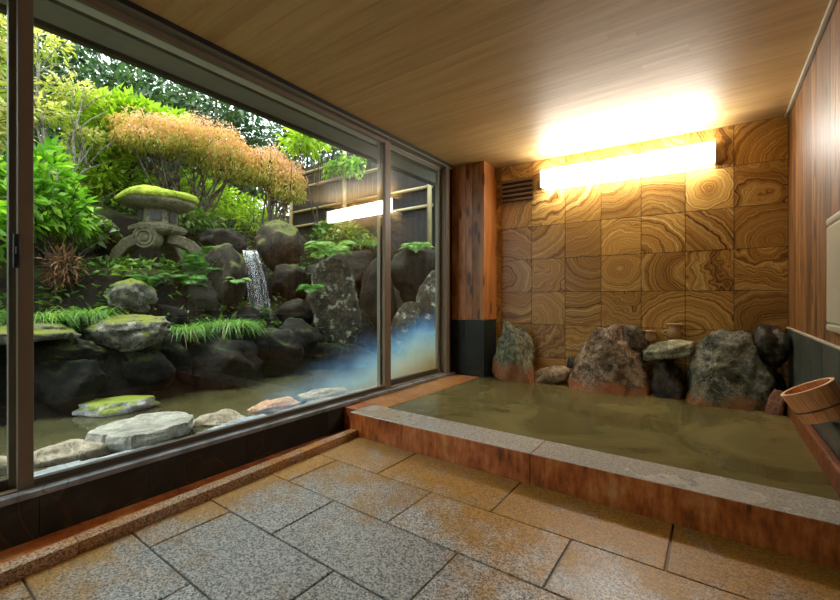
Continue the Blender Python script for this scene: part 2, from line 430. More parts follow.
M['rk_black'] = m_rock('rock_black', (0.008, 0.007, 0.005), (0.03, 0.022, 0.014), (0.085, 0.065, 0.04), 0.16, (0.2, 0.08, 0.03), scale=4, rough=0.3)
M['rk_red'] = m_rock('rock_reddish', (0.09, 0.03, 0.014), (0.22, 0.085, 0.04), (0.36, 0.17, 0.09), 0.16, (0.5, 0.24, 0.14), scale=7)
M['g_dark'] = m_rock('garden_rock_dark', (0.0015, 0.0012, 0.0008), (0.006, 0.005, 0.003), (0.018, 0.015, 0.009), None, moss=0.30, mosscol=(0.03, 0.04, 0.007), scale=4, rough=0.75, spec=0.2)  # dark rock, blackened further to put the shade of trees into the colour
M['g_moss'] = m_rock('garden_rock_mossy', (0.004, 0.0035, 0.002), (0.015, 0.013, 0.008), (0.042, 0.036, 0.024), None, moss=0.55, mosscol=(0.07, 0.085, 0.014), scale=4, rough=0.75, spec=0.2)  # shade over the bank is put into the darkened stone colours
M['g_lich'] = m_rock('garden_rock_lichen', (0.025, 0.024, 0.018), (0.085, 0.08, 0.062), (0.19, 0.18, 0.15), None, moss=0.66, mosscol=(0.14, 0.155, 0.022), scale=5, lich=0.35, rough=0.75, spec=0.2)
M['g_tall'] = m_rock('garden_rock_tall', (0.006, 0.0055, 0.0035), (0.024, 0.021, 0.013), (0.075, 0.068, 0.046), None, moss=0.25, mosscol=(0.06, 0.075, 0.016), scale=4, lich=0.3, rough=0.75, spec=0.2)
M['g_pale'] = m_rock('stepping_stone_pale', (0.13, 0.125, 0.105), (0.24, 0.235, 0.205), (0.36, 0.35, 0.32), None, scale=5, rough=0.5)
M['g_buff'] = m_rock('stepping_stone_buff', (0.12, 0.09, 0.06), (0.27, 0.225, 0.165), (0.42, 0.37, 0.29), None, scale=7, rough=0.55)
M['g_orange'] = m_rock('stepping_stone_orange', (0.22, 0.10, 0.05), (0.42, 0.24, 0.14), (0.52, 0.40, 0.28), None, scale=7)
M['g_step'] = m_rock('stepping_stone_mossy', (0.2, 0.2, 0.2), (0.4, 0.4, 0.42), (0.6, 0.6, 0.62), None, moss=0.98, mosscol=(0.20, 0.25, 0.03), scale=5, rough=0.3)
M['lantern'] = m_rock('lantern_stone', (0.06, 0.054, 0.03), (0.125, 0.112, 0.066), (0.20, 0.18, 0.11), None, moss=0.12, mosscol=(0.11, 0.12, 0.03), scale=7, rough=0.85, spec=0.15)
M['moss'] = m_rock('moss_cap', (0.10, 0.14, 0.012), (0.24, 0.30, 0.03), (0.42, 0.46, 0.06), None, scale=14, rough=0.9, spec=0.1)

# ------------------------------------------------------------------ the room
EYE, CEIL = 0.915, 2.245
XW, XR = -2.18, 0.445           # window plane and right-hand wall
Y0 = -1.6                       # wall behind the camera
BA = Vector((-1.81, 3.84, 0)); BB = Vector((0.445, 3.965, 0))   # back wall line
bd = (BB - BA).normalized(); bn = Vector((bd.y, -bd.x, 0))        # along the wall, and out into the room
ANG = math.atan2(bd.y, bd.x)
MW = Matrix.Translation(BA) @ Matrix.Rotation(ANG, 4, 'Z')        # wall frame: x along, -y into the room, z up
def wall_pt(s, off, z): return BA + bd * s + bn * off + Vector((0, 0, z))

# floor: granite pavers on a mortar bed, laid in half bond
b = MB()
b.box(-1.90, XR, Y0, 1.945, -0.12, -0.006, mi=1)
b.box(-2.24, XR + 0.1, Y0 - 0.1, 4.05, -0.62, -0.44, mi=1)
b.box(-1.99, XR, 1.90, 1.944, -0.5, -0.006, mi=1); b.box(-2.137, -1.985, 1.98, 2.04, -0.5, -0.05, mi=1)
rows = [(1.59, 1.945, -1.42), (1.267, 1.59, -1.725), (0.943, 1.267, -1.39), (0.632, 0.943, -1.68), (0.32, 0.632, -1.36),
        (0.0, 0.32, -1.70), (-0.32, 0.0, -1.40), (-0.64, -0.32, -1.7), (-0.96, -0.64, -1.4), (-1.28, -0.96, -1.7), (-1.6, -1.28, -1.4)]
def kerbx(y): return -1.832 - 0.0435 * (y - 0.27)
for (ya, yb, xj) in rows:
    xs = [kerbx((ya + yb) / 2)]
    x = xj
    while x < XR - 0.05:
        if x > xs[0] + 0.03: xs.append(x)
        x += 0.645
    xs.append(XR)
    for xa, xb in zip(xs[:-1], xs[1:]):
        b.box(xa + 0.0035, xb - 0.0035, ya + 0.0035, yb - 0.0035, -0.03, 0.0 + random.uniform(-0.001, 0.001), mi=0, bev=0.003)
o = b.build('floor', [M['floor'], M['joint']]); tag(o, kind='structure')

# narrow kerb and gutter along the window wall
b = MB()
kxa, kxb = kerbx(Y0), kerbx(1.95)
ys = [Y0, -1.0, 0.08 - 0.3, 0.47, 1.16, 1.945]
for ya, yb in zip(ys[:-1], ys[1:]):
    sh = Matrix(((1, -0.0435, 0, -1.832 + 0.0435 * 0.27), (0, 1, 0, 0), (0, 0, 1, 0), (0, 0, 0, 1)))
    b.box(-0.066, -0.002, ya + 0.001, yb - 0.001, -0.04, 0.042, M=sh, bev=0.004)
o = b.build('trim_1', M['kerb']); tag(o, 'narrow orange stained stone kerb beside the gutter', kind='structure')
b = MB(); b.box(-2.137, -1.87, Y0, 2.05, -0.10, -0.018)
o = b.build('trim_2', M['gutter']); tag(o, 'rust coloured gutter below the window wall', kind='structure')

# low wall under the window
b = MB()
b.box(-2.25, -2.138, Y0, 3.60, -0.62, 0.145, mi=2)
yy = [Y0, -1.0, -0.42, 0.18, 0.42, 0.80, 1.29, 1.88, 2.47, 3.06, 3.58]
for ya, yb in zip(yy[:-1], yy[1:]):
    b.box(-2.14, -2.128, ya + 0.0012, yb - 0.0012, -0.05, 0.147, mi=0)
b.box(-2.25, -2.118, Y0, 3.58, 0.146, 0.172, mi=1, bev=0.004)
b.box(-2.30, -2.195, Y0, 4.6, 2.20, 2.40, mi=2)
o = b.build('wall_left', [M['slate'], M['sill'], M['plaster']]); tag(o, kind='structure')

# ceiling boards
b = MB()
b.box(-2.30, XR + 0.1, Y0 - 0.1, 4.1, CEIL + 0.012, CEIL + 0.12, mi=1)
y = Y0
while y < 4.05:
    x = -2.19
    k = [random.uniform(-0.9, 0.2)]
    for xa, xb in ((x, k[0]), (k[0], XR)):
        b.box(xa, xb, y + 0.0005, y + 0.0895, CEIL, CEIL + 0.014, mi=0)
    y += 0.09
o = b.build('ceiling', [M['ceiling'], M['dark_wood']]); tag(o, kind='structure')

# right-hand wall: cedar boards over slate tiles
b = MB()
b.box(XR + 0.012, XR + 0.12, Y0, 4.1, -0.62, CEIL, mi=3)
y = Y0
while y < 3.96:
    w = random.choice((0.045, 0.06, 0.075, 0.09))
    b.box(XR, XR + 0.014, y + 0.001, min(y + w, 3.965) - 0.001, 0.70, CEIL, mi=0)
    y += w
y = Y0
while y < 3.96:
    b.box(XR - 0.004, XR + 0.013, y + 0.001, min(y + 0.315, 3.965) - 0.001, -0.05, 0.693, mi=1)
    y += 0.315
b.box(XR - 0.012, XR + 0.012, Y0, 3.965, 0.692, 0.706, mi=2, bev=0.003)
o = b.build('wall_right', [M['cedar'], M['slate_wall'], M['moulding'], M['plaster']]); tag(o, kind='structure')
b = MB(); b.box(XR - 0.022, XR - 0.001, Y0, 3.96, CEIL - 0.02, CEIL - 0.001, bev=0.004)
o = b.build('trim_3', M['moulding']); tag(o, 'thin grey moulding between ceiling and cedar wall', kind='structure')

# wall behind the camera with a plain door
b = MB(); b.box(-2.25, XR + 0.1, Y0 - 0.1, Y0, -0.3, CEIL + 0.1, mi=0)
o = b.build('wall_front', M['plaster']); tag(o, kind='structure')

# back wall of banded stone tiles
b = MB()
b.box(-0.02, 2.30, 0.006, 0.14, -0.62, CEIL, mi=1, M=MW)
cs = [0.0, 0.0605, 0.375, 0.69, 1.0, 1.315, 1.63, 1.944, 2.258]
rs = [0.03, 0.347, 0.663, 0.973, 1.292, 1.612, 1.93, 2.245]
arch = {(2, 5): (1.645, 0.64), (2, 6): (1.645, 0.64), (2, 7): (2.235, 0.64), (1, 5): (1.645, 0.70), (1, 6): (1.645, 0.70),
        (2, 2): (0.40, 0.70), (3, 4): (1.16, 1.17), (3, 5): (1.68, 1.12), (5, 6): (1.78, 1.78), (4, 7): (2.2, 1.33), (3, 3): (0.95, 1.30), (4, 2): (0.3, 1.7),
        (4, 3): (0.7, 1.7), (5, 3): (0.62, 2.0), (5, 4): (1.02, 1.98), (6, 7): (2.3, 1.95)}
for j, (za, zb) in enumerate(zip(rs[:-1], rs[1:])):
    for i, (sa, sb) in enumerate(zip(cs[:-1], cs[1:])):
        rr = [random.random(), random.random(), random.random()]
        key = (j, i)
        if key in arch:
            cx, cz = arch[key]; rr[2] *= 0.30; rr[1] = 0.4
            if i in (5, 6) and j in (1, 2): rr = [0.37, 0.55, 0.12]
        else:
            a = random.uniform(0, 2 * PI); rad = random.choice((0.12, 0.25, 0.45, 0.6))
            cx, cz = (sa + sb) / 2 + rad * math.cos(a), (za + zb) / 2 + rad * math.sin(a)
        g = 0.0024
        b0 = len(b.v)
        x0, x1, z0, z1 = sa + g, sb - g, za + g, zb - g
        yj = random.uniform(-0.0012, 0.0012)
        for (x, yv, z) in ((x0, yj, z0), (x1, yj, z0), (x1, yj, z1), (x0, yj, z1), (x0, 0.008, z0), (x1, 0.008, z0), (x1, 0.008, z1), (x0, 0.008, z1)):
            b.v.append(tuple(MW @ Vector((x, yv, z))))
        for q in ((0, 1, 2, 3), (1, 5, 6, 2), (4, 0, 3, 7), (3, 2, 6, 7), (4, 5, 1, 0)):
            P = [(x0, z0), (x1, z0), (x1, z1), (x0, z1)] * 2
            b.face([b0 + k for k in q], 0, rr, [(P[k][0] - cx, P[k][1] - cz) for k in q])
o = b.build('wall_back', [M['tiles'], M['grout']]); tag(o, kind='structure')

# boarded pier between window and tiles
b = MB()
b.box(-2.18, -1.815, 3.59, 4.0, -0.62, CEIL, mi=2)
xs = [-2.18, -2.09, -2.01, -1.93, -1.848]
for xa, xb in zip(xs[:-1], xs[1:]):
    b.box(xa + 0.002, xb - 0.002, 3.572 + random.uniform(0, 0.004), 3.592, 0.70, CEIL, mi=0)
b.box(-1.848, -1.800, 3.566, 3.90, 0.70, CEIL, mi=1, bev=0.003)
for xa, xb in ((-2.18, -2.02), (-2.02, -1.815)):
    b.box(xa + 0.001, xb - 0.001, 3.574, 3.592, 0.0, 0.695, mi=3)
b.box(-1.818, -1.806, 3.574, 3.86, 0.0, 0.695, mi=3)
o = b.build('pillar', [M['knotty'], M['post'], M['plaster'], M['slate']])
tag(o, 'knotty cedar pier with dark slate foot between window and tiled wall', kind='structure')

# ------------------------------------------------------------------ windows
def sash(parent, y0, y1, x, z0, z1, wl, wr, wt, wb, mats):
    """one sliding sash: stiles and rails, glass as its sub-part"""
    b = MB(); d = 0.016
    b.box(x - d, x + d, y0, y0 + wl, z0, z1, bev=0.003)
    b.box(x - d, x + d, y1 - wr, y1, z0, z1, bev=0.003)
    b.box(x - d, x + d, y0 + wl, y1 - wr, z1 - wt, z1, bev=0.003)
    b.box(x - d, x + d, y0 + wl, y1 - wr, z0, z0 + wb, mi=1, bev=0.003)
    s = b.build('sash', [mats, M['rail']], parent)
    g = MB(); g.box(x - 0.0025, x + 0.0025, y0 + wl - 0.004, y1 - wr + 0.004, z0 + wb - 0.004, z1 - wt + 0.004)
    g.build('pane', M['glass'], s)
    return s
w = empty('window_1', (0, 0, 0)); tag(w, 'large sliding window onto the garden in bronze aluminium frames', kind='structure')
b = MB()
b.box(-2.245, -2.125, Y0, 3.50, 2.205, 2.2445, mi=2)                 # head
b.box(-2.15, -2.118, Y0, 3.50, 2.222, 2.2446, mi=1)
b.box(-2.255, -2.160, Y0, 3.50, 0.168, 0.178, mi=0, bev=0.002)       # track
b.box(-2.2, -2.196, Y0, 3.50, 0.176, 0.182, mi=0)
b.box(-2.245, -2.135, 3.41, 3.47, 0.172, 2.205, mi=0)                 # end jamb
b.box(-2.24, -2.168, 3.475, 3.57, 0.16, 2.2445, mi=1)
b.build('window_frame', [M['bronze'], M['black'], M['alu']], w)
sash(w, -1.59, 0.372, -2.218, 0.178, 2.205, 0.04, 0.026, 0.035, 0.04, M['alu'])
s2 = sash(w, 0.365, 2.592, -2.178, 0.178, 2.205, 0.046, 0.072, 0.03, 0.026, M['bronze'])
sash(w, 2.50, 3.412, -2.218, 0.178, 2.205, 0.085, 0.05, 0.04, 0.045, M['alu'])
b = MB(); b.box(-2.172, -2.150, 0.352, 0.372, 1.03, 1.16, bev=0.004); b.box(-2.16, -2.135, 0.356, 0.368, 1.08, 1.11, bev=0.003)
la = b.build('latch', M['black'], s2); 

# eave outside
b = MB()
b.box(-2.80, -2.18, -4.0, 4.3, 2.33, 2.40, mi=0)
b.box(-2.72, -2.50, -4.0, 4.3, 2.292, 2.335, mi=0)
b.box(-2.74, -2.70, -4.0, 4.3, 2.265, 2.36, mi=1)
b.box(-2.45, -2.41, -4.0, 4.3, 2.31, 2.332, mi=0)
b.box(-2.30, -2.26, -4.0, 4.3, 2.27, 2.332, mi=0)
o = b.build('roof_eave', [M['soffit'], M['fascia']]); tag(o, 'grey eave soffit with dark fascia outside the window', kind='structure')

# ------------------------------------------------------------------ bath
ZR, ZW = 0.148, 0.140
bath = empty('stone_bath', (-0.7, 1.94, 0.0))
tag(bath, 'sunken onsen bath with a wide granite rim stained orange, filled with murky water', 'bath')
off = Vector((-0.7, 1.94, 0))
def T(b):
    b.v = [tuple(Vector(v) - off) for v in b.v]; return b
def loc_mat(mat): return mat
for xa, xb in ((-1.985, -0.733), (-0.731, XR - 0.007)):
    b = MB(); b.box(xa, xb, 1.946, 2.178, -0.05, ZR, mi=1, topmi=0, bev=0.005)
    T(b).build('rim_block', [M['rim'], M['rust']], bath)
b = MB()
b.box(-2.127, -1.855, 2.18, 2.86, 0.0, ZR - 0.003, bev=0.005); b.box(-2.127, -1.858, 2.862, 3.572, 0.0, ZR - 0.003, bev=0.005)
b.box(-2.127, -1.987, 2.03, 2.179, -0.02, ZR - 0.006, mi=1, bev=0.006)
T(b).build('side_ledge', [M['ledge'], M['rust_flat']], bath)
b = MB(); b.box(0.398, XR - 0.008, 2.18, 3.85, 0.0, 0.232, bev=0.012)
T(b).build('side_kerb', M['kerb_rust'], bath)
b = MB(); b.box(-1.86, 0.42, 2.17, 3.56, -0.42, -0.40); b.box(-1.80, 0.42, 3.56, 3.83, -0.42, -0.40)
b.box(-1.87, -1.855, 2.17, 3.565, -0.4, 0.10); b.box(-1.86, 0.42, 2.165, 2.179, -0.4, 0.10); b.box(0.40, 0.42, 2.17, 3.85, -0.4, 0.10)
b.box(-1.855, 0.40, 2.179, 2.40, -0.4, -0.06)
b.box(0.20, 0.40, 2.18, 3.8, -0.4, 0.085)
T(b).build('basin', M['rust_flat'], bath)
b = MB()
P = [(-1.8555, 2.1785), (0.3985, 2.1785), (0.3985, 3.94), (-1.8035, 3.832), (-1.8035, 3.571), (-1.8555, 3.571)]
i0 = len(b.v); b.v += [(x, y, ZW) for x, y in P]; b.face([i0 + k for k in range(6)])
o = b.build('bath_water', M['bath_water']); tag(o, 'murky olive hot spring water filling the indoor bath', 'water', kind='stuff')

# ------------------------------------------------------------------ rocks
def rock_mesh(size, seed, cuts=7, rough=0.10, sub=4, planes=(), cutr=(0.62, 0.9), fine=0.04, freq=1.6, boxy=1.0):
    rnd = random.Random(seed)
    bm = bmesh.new()
    bmesh.ops.create_icosphere(bm, subdivisions=sub, radius=1.0)
    pl = [(Vector(n).normalized(), d) for n, d in planes]
    for _ in range(cuts):
        n = Vector((rnd.gauss(0, 1), rnd.gauss(0, 1), rnd.gauss(0, 0.8))).normalized()
        pl.append((n, rnd.uniform(*cutr)))
    so = Vector((seed * 3.17, seed * 1.31, seed * 0.77))
    for v in bm.verts:
        p = v.co.copy()
        if boxy != 1.0: p = Vector([math.copysign(abs(q) ** boxy, q) for q in p])
        p *= 1 + rough * 2.4 * noise.noise(p * freq + so) + rough * 0.9 * noise.noise(p * freq * 2.3 + so)
        for n, d in pl:
            e = p.dot(n) - d
            if e > 0: p -= n * e * 0.93
        nn = p.normalized()
        p += nn * (fine * 2.2 * noise.fractal(p * 2.6 + so, 0.75, 2.1, 6) - fine * 1.4 * abs(noise.noise(p * 3.7 + so * 2)))
        v.co = p
    lo = Vector([min(v.co[i] for v in bm.verts) for i in range(3)])
    hi = Vector([max(v.co[i] for v in bm.verts) for i in range(3)])
    for v in bm.verts:
        v.co = Vector([((v.co[i] - lo[i]) / (hi[i] - lo[i]) - 0.5) * size[i] for i in range(3)])
    me = bpy.data.meshes.new('rock')
    bm.to_mesh(me); bm.free()
    me.polygons.foreach_set('use_smooth', [True] * len(me.polygons))
    return me

laid = []
def rock(name, c, size, seed, mat, label, cat='rock', group=None, rot=(0, 0, 0), clamp=None, moss_top=None, **kw):
    me = rock_mesh(size, seed, **kw)
    R = Matrix.Rotation(rot[2], 4, 'Z') @ Matrix.Rotation(rot[1], 4, 'Y') @ Matrix.Rotation(rot[0], 4, 'X')
    for v in me.vertices: v.co = R @ v.co
    base = min(v.co.z for v in me.vertices)
    for v in me.vertices: v.co.z -= base
    o = bpy.data.objects.new(name, me); o.location = (c[0], c[1], c[2] + base)
    if clamp is not None:
        for v in me.vertices:
            w = o.location + v.co
            cl = clamp(w)
            v.co = cl - o.location
    # a rock lies against the ones laid before it, never through them
    W = [o.location + v.co for v in me.vertices]
    lo = Vector([min(w[i] for w in W) for i in range(3)]); hi = Vector([max(w[i] for w in W) for i in range(3)])
    for _ in range(2):
        for (l2, h2, tree_) in laid:
            if any(lo[i] > h2[i] or hi[i] < l2[i] for i in range(3)): continue
            for k, w in enumerate(W):
                if any(w[i] < l2[i] - 0.01 or w[i] > h2[i] + 0.01 for i in range(3)): continue
                q, nn, _i, dist = tree_.find_nearest(w)
                if q is not None and ((w - q).dot(nn) < 0 or dist < 0.008): W[k] = q + nn * 0.009
    for v, w in zip(me.vertices, W): v.co = w - o.location
    laid.append((lo, hi, BVHTree.FromPolygons(W, [tuple(p.vertices) for p in me.polygons])))
    me.materials.append(mat); me.update()
    link(o)
    if label: tag(o, label, cat, group)
    return o

def behind(w, gap=0.008):
    """keeps a rock in front of the tiled wall and the cedar wall"""
    d = (w - BA).dot(bn)
    if d < gap: w = w + bn * (gap - d)
    if w.x > XR - 0.012: w.x = XR - 0.012
    if w.x > 0.390 and w.z < 0.245: w.x = 0.390
    if w.x < -1.795 and w.y > 3.56: w.x = -1.795
    return w

def irock(name, s0, s1, z0, z1, depth, offc, seed, mat, label, tilt=0.0, **kw):
    c = wall_pt((s0 + s1) / 2, offc, (z0 + z1) / 2)
    return rock(name, c, (s1 - s0, depth, z1 - z0), seed, mat, label, 'rock', 'rocks along the back of the bath', (0, tilt, ANG), clamp=behind, **kw)

irock('bath_rock', 0.02, 0.47, -0.12, 0.69, 0.30, 0.16, 11, M['rk_green'],
      'grey green upright rock with orange foot beside the slate pier', cuts=4, cutr=(0.8, 1.0), boxy=0.7, sub=5, planes=[((0.8, -0.2, 0.5), 0.72)])
irock('bath_rock', 0.40, 0.81, 0.10, 0.30, 0.22, 0.14, 12, M['rk_tan'],
      'small tan and grey slanting rock between the upright green rock and the big brown boulder', tilt=-0.48, cuts=5, boxy=0.85)
irock('bath_rock', 0.715, 0.81, 0.16, 0.40, 0.12, 0.07, 14, M['rk_black'],
      'small black stone wedged against the left flank of the big brown boulder', cuts=4, sub=3)
irock('bath_rock', 0.755, 1.395, -0.2, 0.70, 0.36, 0.19, 21, M['rk_brown'],
      'big brown boulder with orange foot in the middle of the bath back edge', cuts=3, sub=5, boxy=0.65, cutr=(0.85, 1.05),
      planes=[((-0.75, -0.2, 0.55), 0.74), ((0.78, -0.3, 0.5), 0.80), ((0.35, -0.9, 0.2), 0.66), ((-0.45, -0.8, 0.35), 0.72)])
irock('bath_rock', 1.12, 1.37, 0.45, 0.69, 0.18, 0.09, 15, M['rk_grey'],
      'grey rounded block lying on the right shoulder of the big brown boulder', cuts=5, cutr=(0.75, 0.95), boxy=0.7)
irock('bath_rock', 1.37, 1.64, -0.15, 0.43, 0.24, 0.15, 16, M['rk_black'],
      'dark reddish rock in shadow under the pale green slab', cuts=5, boxy=0.7)
irock('bath_rock', 1.315, 1.70, 0.415, 0.575, 0.24, 0.13, 17, M['rk_pale'],
      'pale green flat slab tilted up to the right, carried by the dark rock', tilt=-0.28, cuts=4, boxy=0.95, cutr=(0.8, 1.0))
irock('bath_rock', 1.60, 2.20, -0.2, 0.69, 0.38, 0.20, 18, M['rk_teal'],
      'large dark green boulder with white veins, right of the pale slab', cuts=3, sub=5, boxy=0.62, cutr=(0.85, 1.05),
      planes=[((-0.6, -0.5, 0.6), 0.86), ((0.8, -0.2, 0.5), 0.95), ((0.1, -0.85, 0.45), 0.74)])
irock('bath_rock', 1.99, 2.245, 0.40, 0.735, 0.26, 0.16, 19, M['rk_black'],
      'glossy black round rock high in the corner against the cedar wall', cuts=3, cutr=(0.85, 1.05), boxy=0.85)
irock('bath_rock', 2.06, 2.245, -0.1, 0.43, 0.22, 0.13, 20, M['rk_black'],
      'dark upright slab in the corner carrying the round black rock', cuts=4, boxy=0.6)
irock('bath_rock', 2.075, 2.17, 0.0, 0.305, 0.14, 0.34, 24, M['rk_red'],
      'small reddish pointed stone by the right end of the bath', tilt=0.25, cuts=5, sub=3)

# ------------------------------------------------------------------ small things of the room
fx = empty('fluorescent_light', tuple(wall_pt(1.155, 0.0, 2.04)), ANG)
tag(fx, 'long white fluorescent light mounted high on the tiled wall, switched on', 'lamp')
b = MB(); b.box(-0.665, 0.665, -0.030, -0.002, -0.070, 0.070, bev=0.004); b.build('base_plate', M['white_metal'], fx)
b = MB(); b.box(-0.662, 0.662, -0.098, -0.032, -0.078, 0.078, bev=0.010); b.build('diffuser', M['lamp'], fx)
for sx in (-1, 1):
    b = MB(); b.box(min(sx * 0.664, sx * 0.676), max(sx * 0.664, sx * 0.676), -0.10, -0.004, -0.080, 0.080, bev=0.004); b.build('end_cap', M['white_metal'], fx)

vt = empty('vent_louver', tuple(wall_pt(0.235, 0.0, 1.985)), ANG)
tag(vt, 'dark wooden vent louver in the top left corner of the tiled wall', 'vent')
b = MB(); b.box(-0.165, 0.165, -0.014, -0.003, -0.11, 0.11); b.build('backing', M['black'], vt)
for sx in (-0.168, 0.156):
    b = MB(); b.box(sx, sx + 0.012, -0.03, -0.004, -0.115, 0.115); b.build('side_frame', M['vent_wood'], vt)
for k in range(5):
    b = MB(); Mx = Matrix.Translation((0, -0.026, -0.094 + k * 0.046)) @ Matrix.Rotation(0.5, 4, 'X')
    b.box(-0.155, 0.155, -0.014, 0.012, -0.007, 0.009, M=Mx, bev=0.002); b.build('slat', M['vent_wood'], vt)

# cream box on the cedar wall
bx = empty('wall_box', (XR, 2.44, 0.765)); tag(bx, 'tall cream rounded box fixed to the cedar wall above the bucket', 'wall box')
b = MB(); b.box(-0.024, -0.002, -0.26, 0.165, 0.035, 0.475, bev=0.010); b.build('body', M['cream'], bx, smooth=False)
for z0, z1 in ((0.0, 0.034), (0.476, 0.512)):
    b = MB(); b.box(-0.025, -0.002, -0.261, 0.166, z0, z1, bev=0.012); b.build('end_cap', M['cream'], bx)

# slate shelf and bucket
b = MB(); b.box(0.365, XR - 0.005, 1.80, 2.165, 0.425, 0.447, bev=0.004)
o = b.build('shelf', M['slate_wall']); tag(o, 'narrow slate shelf on the wall under the wooden bucket', 'shelf')
Rv = Vector((0.8116, 0.5842, 0)); Bk = Vector((0.5842, -0.8116, 0)); Z = Vector((0, 0, 1))
ax = Vector((-0.50, 0.04, 0.87)).normalized()
xa = Rv - ax * Rv.dot(ax); xa.normalize(); ya = ax.cross(xa)
bk = empty('wooden_bucket', (0.352, 2.145, 0.470))
bk.rotation_mode = 'QUATERNION'
bk.rotation_quaternion = Matrix((xa, ya, ax)).transposed().to_quaternion()
tag(bk, 'round wooden bath bucket tipped to the left beside the cedar wall', 'bucket')
r0, hh = 0.084, 0.115
b = MB(); b.lathe([(0.0, 0.012), (r0 - 0.016, 0.012), (r0 - 0.009, hh), (r0 + 0.003, hh), (r0 - 0.004, 0.0), (0.0, 0.0)][::-1], 48)
b.build('body', M['bucket'], bk)
b = MB(); b.lathe([(r0 - 0.0095, hh - 0.0005), (r0 - 0.0095, hh + 0.003), (r0 + 0.0035, hh + 0.003), (r0 + 0.0035, hh - 0.0005)], 48, closed=True); b.build('rim', M['bucket_rim'], bk)
b = MB(); rh = r0 - 0.004 + 0.007 * 0.36; b.lathe([(rh - 0.002, 0.040), (rh + 0.0022, 0.040), (rh + 0.0022, 0.046), (rh - 0.002, 0.046)][::-1], 48, closed=True); b.build('hoop', M['dark_wood'], bk)

# two little clay pots behind the pale slab
def pot(s, off_, z, h, r, label, lug):
    p = empty('clay_pot', tuple(wall_pt(s, off_, z)), ANG)
    tag(p, label, 'pot', 'little clay pots on the bath rocks')
    b = MB()
    b.lathe([(0, 0), (r * 0.72, 0), (r * 0.98, h * 0.2), (r * 0.95, h * 0.5), (r * 0.66, h * 0.74), (r * 0.72, h * 0.84), (r * 1.02, h * 0.95), (r * 0.98, h), (r * 0.6, h * 0.95), (r * 0.5, h * 0.78), (0, h * 0.75)], 28)
    b.build('body', M['clay'], p, smooth=True)
    if lug:
        b = MB(); b.tube([(-r * 0.8, 0, h * 0.5), (-r * 1.35, 0, h * 0.42), (-r * 1.45, 0, h * 0.2), (-r * 0.85, 0, h * 0.08)], r * 0.2, 8); b.build('handle', M['clay'], p, smooth=True)
pot(1.378, 0.06, 0.555, 0.09, 0.050, 'low clay pot at the left end of the pale green slab', False)
pot(1.555, 0.06, 0.595, 0.115, 0.052, 'taller clay pot with a side lug above the middle of the pale green slab', True)

# ------------------------------------------------------------------ garden ground and pond
def lerp_prof(d):
    P = [(-9, -0.22), (-0.25, -0.22), (0.0, 0.0), (0.12, 0.42), (0.35, 0.60), (0.9, 1.02), (1.3, 1.24), (2.3, 1.93), (3.8, 2.6), (5.5, 3.1), (9, 3.7), (20, 4.2)]
    for (a, za), (c, zc) in zip(P[:-1], P[1:]):
        if d <= c: return za + (zc - za) * max(0.0, (d - a) / (c - a))
    return P[-1][1]
def gz(x, y):
    wob = 0.16 * noise.noise(Vector((x * 0.9, y * 0.9, 3.3)))
    d1 = -(x + 3.78) + wob
    d2 = (y - 4.25) * 1.9 + wob
    d = max(d1, d2)
    z = lerp_prof(d)
    q = math.hypot(x + 5.1, y - 1.78)
    if q < 0.95: z = z + (1.20 - z) * min(1.0, (0.95 - q) / 0.35)
    elif d > 0.3: z += 0.10 * noise.noise(Vector((x * 1.7, y * 1.7, 0))) + 0.05 * noise.noise(Vector((x * 4.5, y * 4.5, 2)))
    return z
gx = np.concatenate([np.arange(-18, -8, 0.5), np.arange(-8, -5, 0.14), np.arange(-5, -2.24, 0.07), [-2.26]])
gy = np.concatenate([np.arange(-7, -1, 0.4), np.arange(-1, 6.0, 0.08), np.arange(6.0, 14, 0.5)])
V = np.array([(x, y, gz(x, y)) for y in gy for x in gx])
nx, ny = len(gx), len(gy)
F = np.array([(j * nx + i, j * nx + i + 1, (j + 1) * nx + i + 1, (j + 1) * nx + i) for j in range(ny - 1) for i in range(nx - 1)])
t = NT('garden_soil'); o_ = t.obj(); g_ = t.n('ShaderNodeNewGeometry')
n1 = t.noise(o_, 2.2, 6, 0.65); n2 = t.noise(o_, 30, 4, 0.7)
soil = t.ramp(n2, (0.3, (0.002, 0.002, 0.0015)), (0.7, (0.018, 0.014, 0.009)))
mossc = t.ramp(n2, (0.3, (0.010, 0.014, 0.003)), (0.7, (0.06, 0.075, 0.014)))
mk = t.ramp(t.math('ADD', t.math('MULTIPLY', t.sep(g_.outputs['Normal'])[2], 0.5), t.math('MULTIPLY', n1, 0.9)), (0.80, 0.0), (0.95, 0.95))
M['soil'] = t.done(t.pbr(t.mix(mk, soil, mossc), 0.9, t.bump(n2, 0.6, 0.04), spec=0.15))
o = np_mesh('ground', V, F, 0.5, M['soil'], smooth=True); tag(o, 'mossy garden bank rising behind the pond', kind='structure')

b = MB(); b.v += [(-4.1, -3, 0.08), (-2.33, -3, 0.08), (-2.33, 4.7, 0.08), (-4.1, 4.7, 0.08)]; b.face((0, 1, 2, 3))
o = b.build('pond_water', M['pond_water']); tag(o, 'still greenish pond water between window and bank', 'water', kind='structure')
b = MB(); ya = -3.0
while ya < 4.6:
    xo = -2.56 + 0.10 * noise.noise(Vector((ya * 3.1, 0, 0))) + 0.05 * noise.noise(Vector((ya * 11, 4, 0)))
    b.box(xo, -2.245, ya, ya + 0.06, -0.3, 0.100 + 0.012 * noise.noise(Vector((ya * 5, 2, 0))), rnd=0.5); ya += 0.06
M['wet'] = m_slate('wet_ledge', (0.30, 0.33, 0.38), 0.9, 0.12)
o = b.build('trim_4', M['wet']); tag(o, 'wet grey ledge outside the window', kind='structure')

